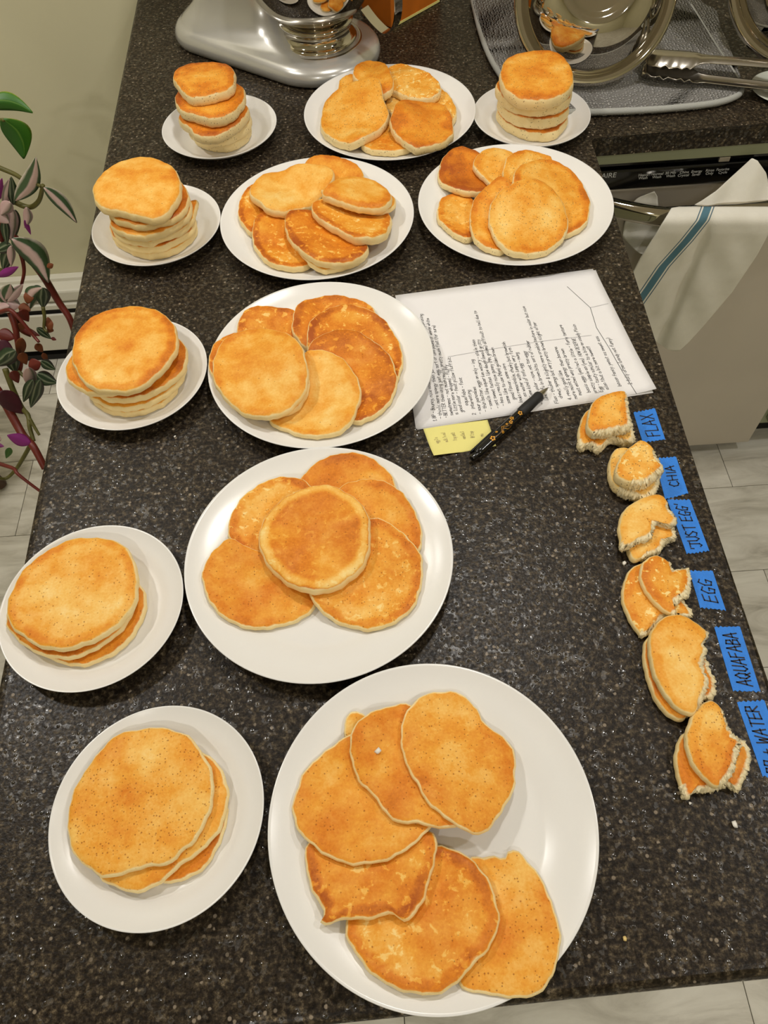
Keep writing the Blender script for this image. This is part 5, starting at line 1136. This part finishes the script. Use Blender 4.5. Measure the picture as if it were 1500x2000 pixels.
for k in range(3):
    w = 2 * math.pi * k / 3; tube('leg', [(0.05 * math.cos(w), 0.05 * math.sin(w), 0.60), (0.13 * math.cos(w), 0.13 * math.sin(w), 0.008)], 0.016, M['wood'], st_, 10)
tp = empty('trailing_plant', POT + Vector((0, 0, 0.6305))); tag(tp, 'trailing spiderwort with pink and green striped leaves and red stems', 'plant')
lathe('pot', [(0, 0.0), (0.07, 0.0), (0.09, 0.12), (0.098, 0.122), (0.098, 0.145), (0.088, 0.145), (0.084, 0.12), (0, 0.115)], M['terracotta'], tp, 40)
cr = [(28, 465), (55, 500), (85, 540), (115, 590), (135, 620), (146, 650)]
stem(tp, [(-60, 380), (-20, 410)] + cr, 0.0085, M['stemred'], (1.2, 1.10))
stem(tp, [(-40, 720), (0, 770), (25, 815), (45, 850), (65, 872), (88, 915)], 0.0095, M['stemred'], (1.0, 0.86))
stem(tp, [(-30, 315), (0, 328), (28, 340), (45, 350), (60, 352), (80, 364)], 0.0042, M['stemgreen'], (1.18, 1.12))
stem(tp, [(25, 392), (45, 402), (62, 404), (76, 392), (82, 372), (84, 362)], 0.0048, M['stemgreen'], (1.14, 1.12))
stem(tp, [(28, 470), (42, 500), (47, 530), (42, 556)], 0.0042, M['stemred'], (1.14, 1.12))
stem(tp, [(10, 720), (25, 760), (42, 795), (55, 812), (58, 835), (66, 862)], 0.0055, M['stemgreen'], (1.0, 0.90))
stem(tp, [(60, 868), (45, 895), (30, 918), (10, 935), (-15, 930)], 0.0042, M['stemgreen'], (0.90, 0.86))
stem(tp, [(-10, 903), (12, 910), (28, 916), (34, 925), (55, 942), (82, 962)], 0.0040, M['stemred'], (0.88, 0.83))
stem(tp, [(58, 818), (68, 835), (77, 850)], 0.0035, M['stemgreen'], (0.92, 0.90))
stem(tp, [(20, 610), (30, 640), (36, 680), (40, 715), (30, 740)], 0.006, M['stemred'], (1.06, 1.0))
stem(tp, [(84, 600), (87, 620), (86, 640), (92, 648)], 0.0035, M['stemgreen'], (1.06, 1.04))
stem(tp, [(36, 725), (50, 738), (60, 745)], 0.0035, M['stemgreen'], (1.0, 0.98))
stem(tp, [(0, 610), (20, 606), (40, 625), (65, 655), (76, 668)], 0.004, M['stemred'], (1.06, 1.02))
for base, tip, wdt, Y, mt_, kw in (
 ((30, 392), (70, 308), 30, 1.12, 'pinkleaf', dict(bend=-0.08, fold=0.5)), ((26, 400), (22, 345), 18, 1.13, 'greenleaf', {}), ((86, 366), (150, 435), 25, 1.11, 'pinkleaf', dict(bend=0.06, fold=0.4)),
 ((24, 466), (95, 552), 44, 1.11, 'pinkleaf', dict(bend=0.14)), ((30, 410), (32, 460), 16, 1.14, 'greenleaf', {}), ((24, 408), (22, 470), 22, 1.13, 'paleleaf', {}),
 ((8, 400), (18, 350), 16, 1.13, 'paleleaf', {}), ((-6, 395), (4, 348), 12, 1.13, 'purple', {}), ((20, 395), (2, 420), 22, 1.12, 'paleleaf', {}), ((52, 405), (48, 445), 16, 1.12, 'paleleaf', dict(bend=0.08)), ((48, 430), (60, 458), 8, 1.12, 'purple', {}),
 ((-8, 410), (18, 436), 30, 1.12, 'paleleaf', {}), ((8, 428), (14, 478), 16, 1.12, 'greenleaf', {}), ((-6, 440), (6, 475), 22, 1.13, 'stemred', {}), ((22, 478), (-8, 492), 20, 1.12, 'greenleaf', {}),
 ((20, 485), (6, 528), 24, 1.12, 'greenleaf', {}), ((22, 480), (22, 520), 14, 1.11, 'paleleaf', {}), ((-4, 540), (36, 521), 14, 1.11, 'purple', {}), ((6, 525), (-12, 545), 14, 1.12, 'stemgreen', {}),
 ((10, 585), (20, 555), 24, 1.10, 'pinkleaf', {}), ((14, 590), (45, 555), 16, 1.10, 'paleleaf', {}), ((12, 592), (-14, 560), 18, 1.10, 'pinkleaf', {}), ((18, 598), (-12, 606), 18, 1.09, 'paleleaf', {}), ((16, 590), (40, 598), 24, 1.10, 'paleleaf', {}),
 ((82, 562), (58, 604), 28, 1.08, 'pinkleaf', dict(bend=-0.12)), ((84, 562), (84, 602), 26, 1.08, 'greenleaf', {}), ((80, 560), (56, 574), 14, 1.09, 'greenleaf', {}),
 ((46, 578), (66, 582), 24, 1.08, 'dryleaf', {}), ((36, 600), (60, 606), 20, 1.07, 'dryleaf', {}), ((40, 606), (56, 628), 20, 1.06, 'stemred', {}), ((26, 612), (46, 640), 16, 1.06, 'dryleaf', {}), ((88, 634), (104, 632), 24, 1.05, 'dryleaf', {}), ((100, 640), (94, 650), 12, 1.05, 'dryleaf', {}),
 ((72, 640), (100, 662), 14, 1.04, 'greenleaf', {}), ((100, 660), (110, 664), 6, 1.04, 'stemred', {}), ((36, 632), (60, 658), 16, 1.05, 'dryleaf', {}), ((38, 640), (78, 656), 12, 1.05, 'stemred', {}), ((42, 660), (38, 700), 18, 1.02, 'dryleaf', {}),
 ((-5, 650), (30, 660), 24, 1.04, 'stemred', {}), ((-10, 672), (28, 690), 30, 1.02, 'maroon', dict(fold=0.1)), ((30, 685), (-10, 715), 30, 1.0, 'greenleaf', {}), ((20, 690), (30, 728), 28, 1.0, 'greenleaf', {}), ((40, 690), (52, 712), 18, 1.0, 'dryleaf', {}),
 ((56, 716), (80, 708), 22, 0.99, 'stemred', dict(fold=0.2)), ((72, 730), (112, 748), 26, 0.97, 'greenleaf', dict(bend=-0.05)), ((80, 705), (108, 722), 18, 0.98, 'greenleaf', {}), ((55, 718), (66, 765), 24, 0.97, 'paleleaf', {}), ((64, 742), (46, 785), 20, 0.96, 'greenleaf', {}), ((78, 742), (60, 796), 24, 0.96, 'greenleaf', {}),
 ((24, 725), (36, 748), 18, 0.98, 'stemred', {}), ((0, 765), (46, 808), 34, 0.95, 'maroon', dict(fold=0.2)), ((60, 866), (14, 850), 22, 0.89, 'purple', {}), ((2, 860), (-20, 850), 14, 0.90, 'paleleaf', {}), ((20, 875), (12, 895), 12, 0.89, 'pothos', {}), ((-10, 868), (8, 872), 8, 0.89, 'purple', {}),
 ((70, 672), (84, 688), 14, 1.02, 'dryleaf', {}), ((84, 690), (92, 706), 10, 1.0, 'dryleaf', {}), ((92, 522), (104, 516), 10, 1.08, 'dryleaf', {})):
    leaf(tp, base, tip, wdt * 1.12, Y, M[mt_], **kw)
pp = empty('pothos_plant', POT + Vector((0.0, -0.06, 0.80))); tag(pp, 'pothos with two glossy green drooping leaves against the wall', 'plant')
leaf(pp, (-30, 206), (64, 220), 34, 1.16, M['pothos'], bend=0.16, fold=0.5)
leaf(pp, (6, 232), (47, 310), 52, 1.15, M['pothos'], bend=0.16, fold=0.3)
stem(pp, [(-40, 240), (-10, 236), (8, 234)], 0.004, M['stemgreen'], (1.17, 1.15)); stem(pp, [(-90, 230), (-60, 212), (-30, 206)], 0.004, M['stemgreen'], (1.17, 1.16))

# ------------------------------------------------------------------ crumbs and flour grains
rc = random.Random(21)
def crumb(px, py, z, r, label, m):
    p = at(px, py, z); bm = bmesh.new(); bmesh.ops.create_icosphere(bm, subdivisions=1, radius=r)
    for v in bm.verts: v.co *= rc.uniform(0.6, 1.3); v.co.z *= 0.6
    zm = min(v.co.z for v in bm.verts)
    o = bm_obj('crumb', bm, m, None, True, (p.x, p.y, z - zm)); tag(o, label, 'crumb', 'loose crumbs')
crumb(1093, 1574, 0.0075, 0.0032, 'tiny orange crumb on the bare part of the large plate', M['crumbm'])
crumb(1434, 1610, 0.0003, 0.0030, 'pale crumb on the bare counter beyond the torn pieces', M['flour'])
crumb(1219, 1101, 0.0003, 0.0026, 'pale crumb beside the torn piece near the EGG tape', M['flour'])
crumb(1220, 1833, 0.0003, 0.0018, 'tiny yellow crumb on bare counter near the cut end', M['crumbm'])
crumb(1347, 1569, 0.0003, 0.0014, 'tiny white crumb below the last torn piece', M['flour'])
crumb(342, 853, 0.0003, 0.0016, 'tiny white crumb on the counter between two plates', M['flour'])
zc = 0.02
for _ in range(4):
    q = at(738, 1468, zc); zc = float(FD1.sample(FD1.Z, q.x, q.y)) + 0.0006
crumb(738, 1468, zc, 0.0032, 'white crumb lying on a thin pancake of the C-shaped ring', M['flour'])
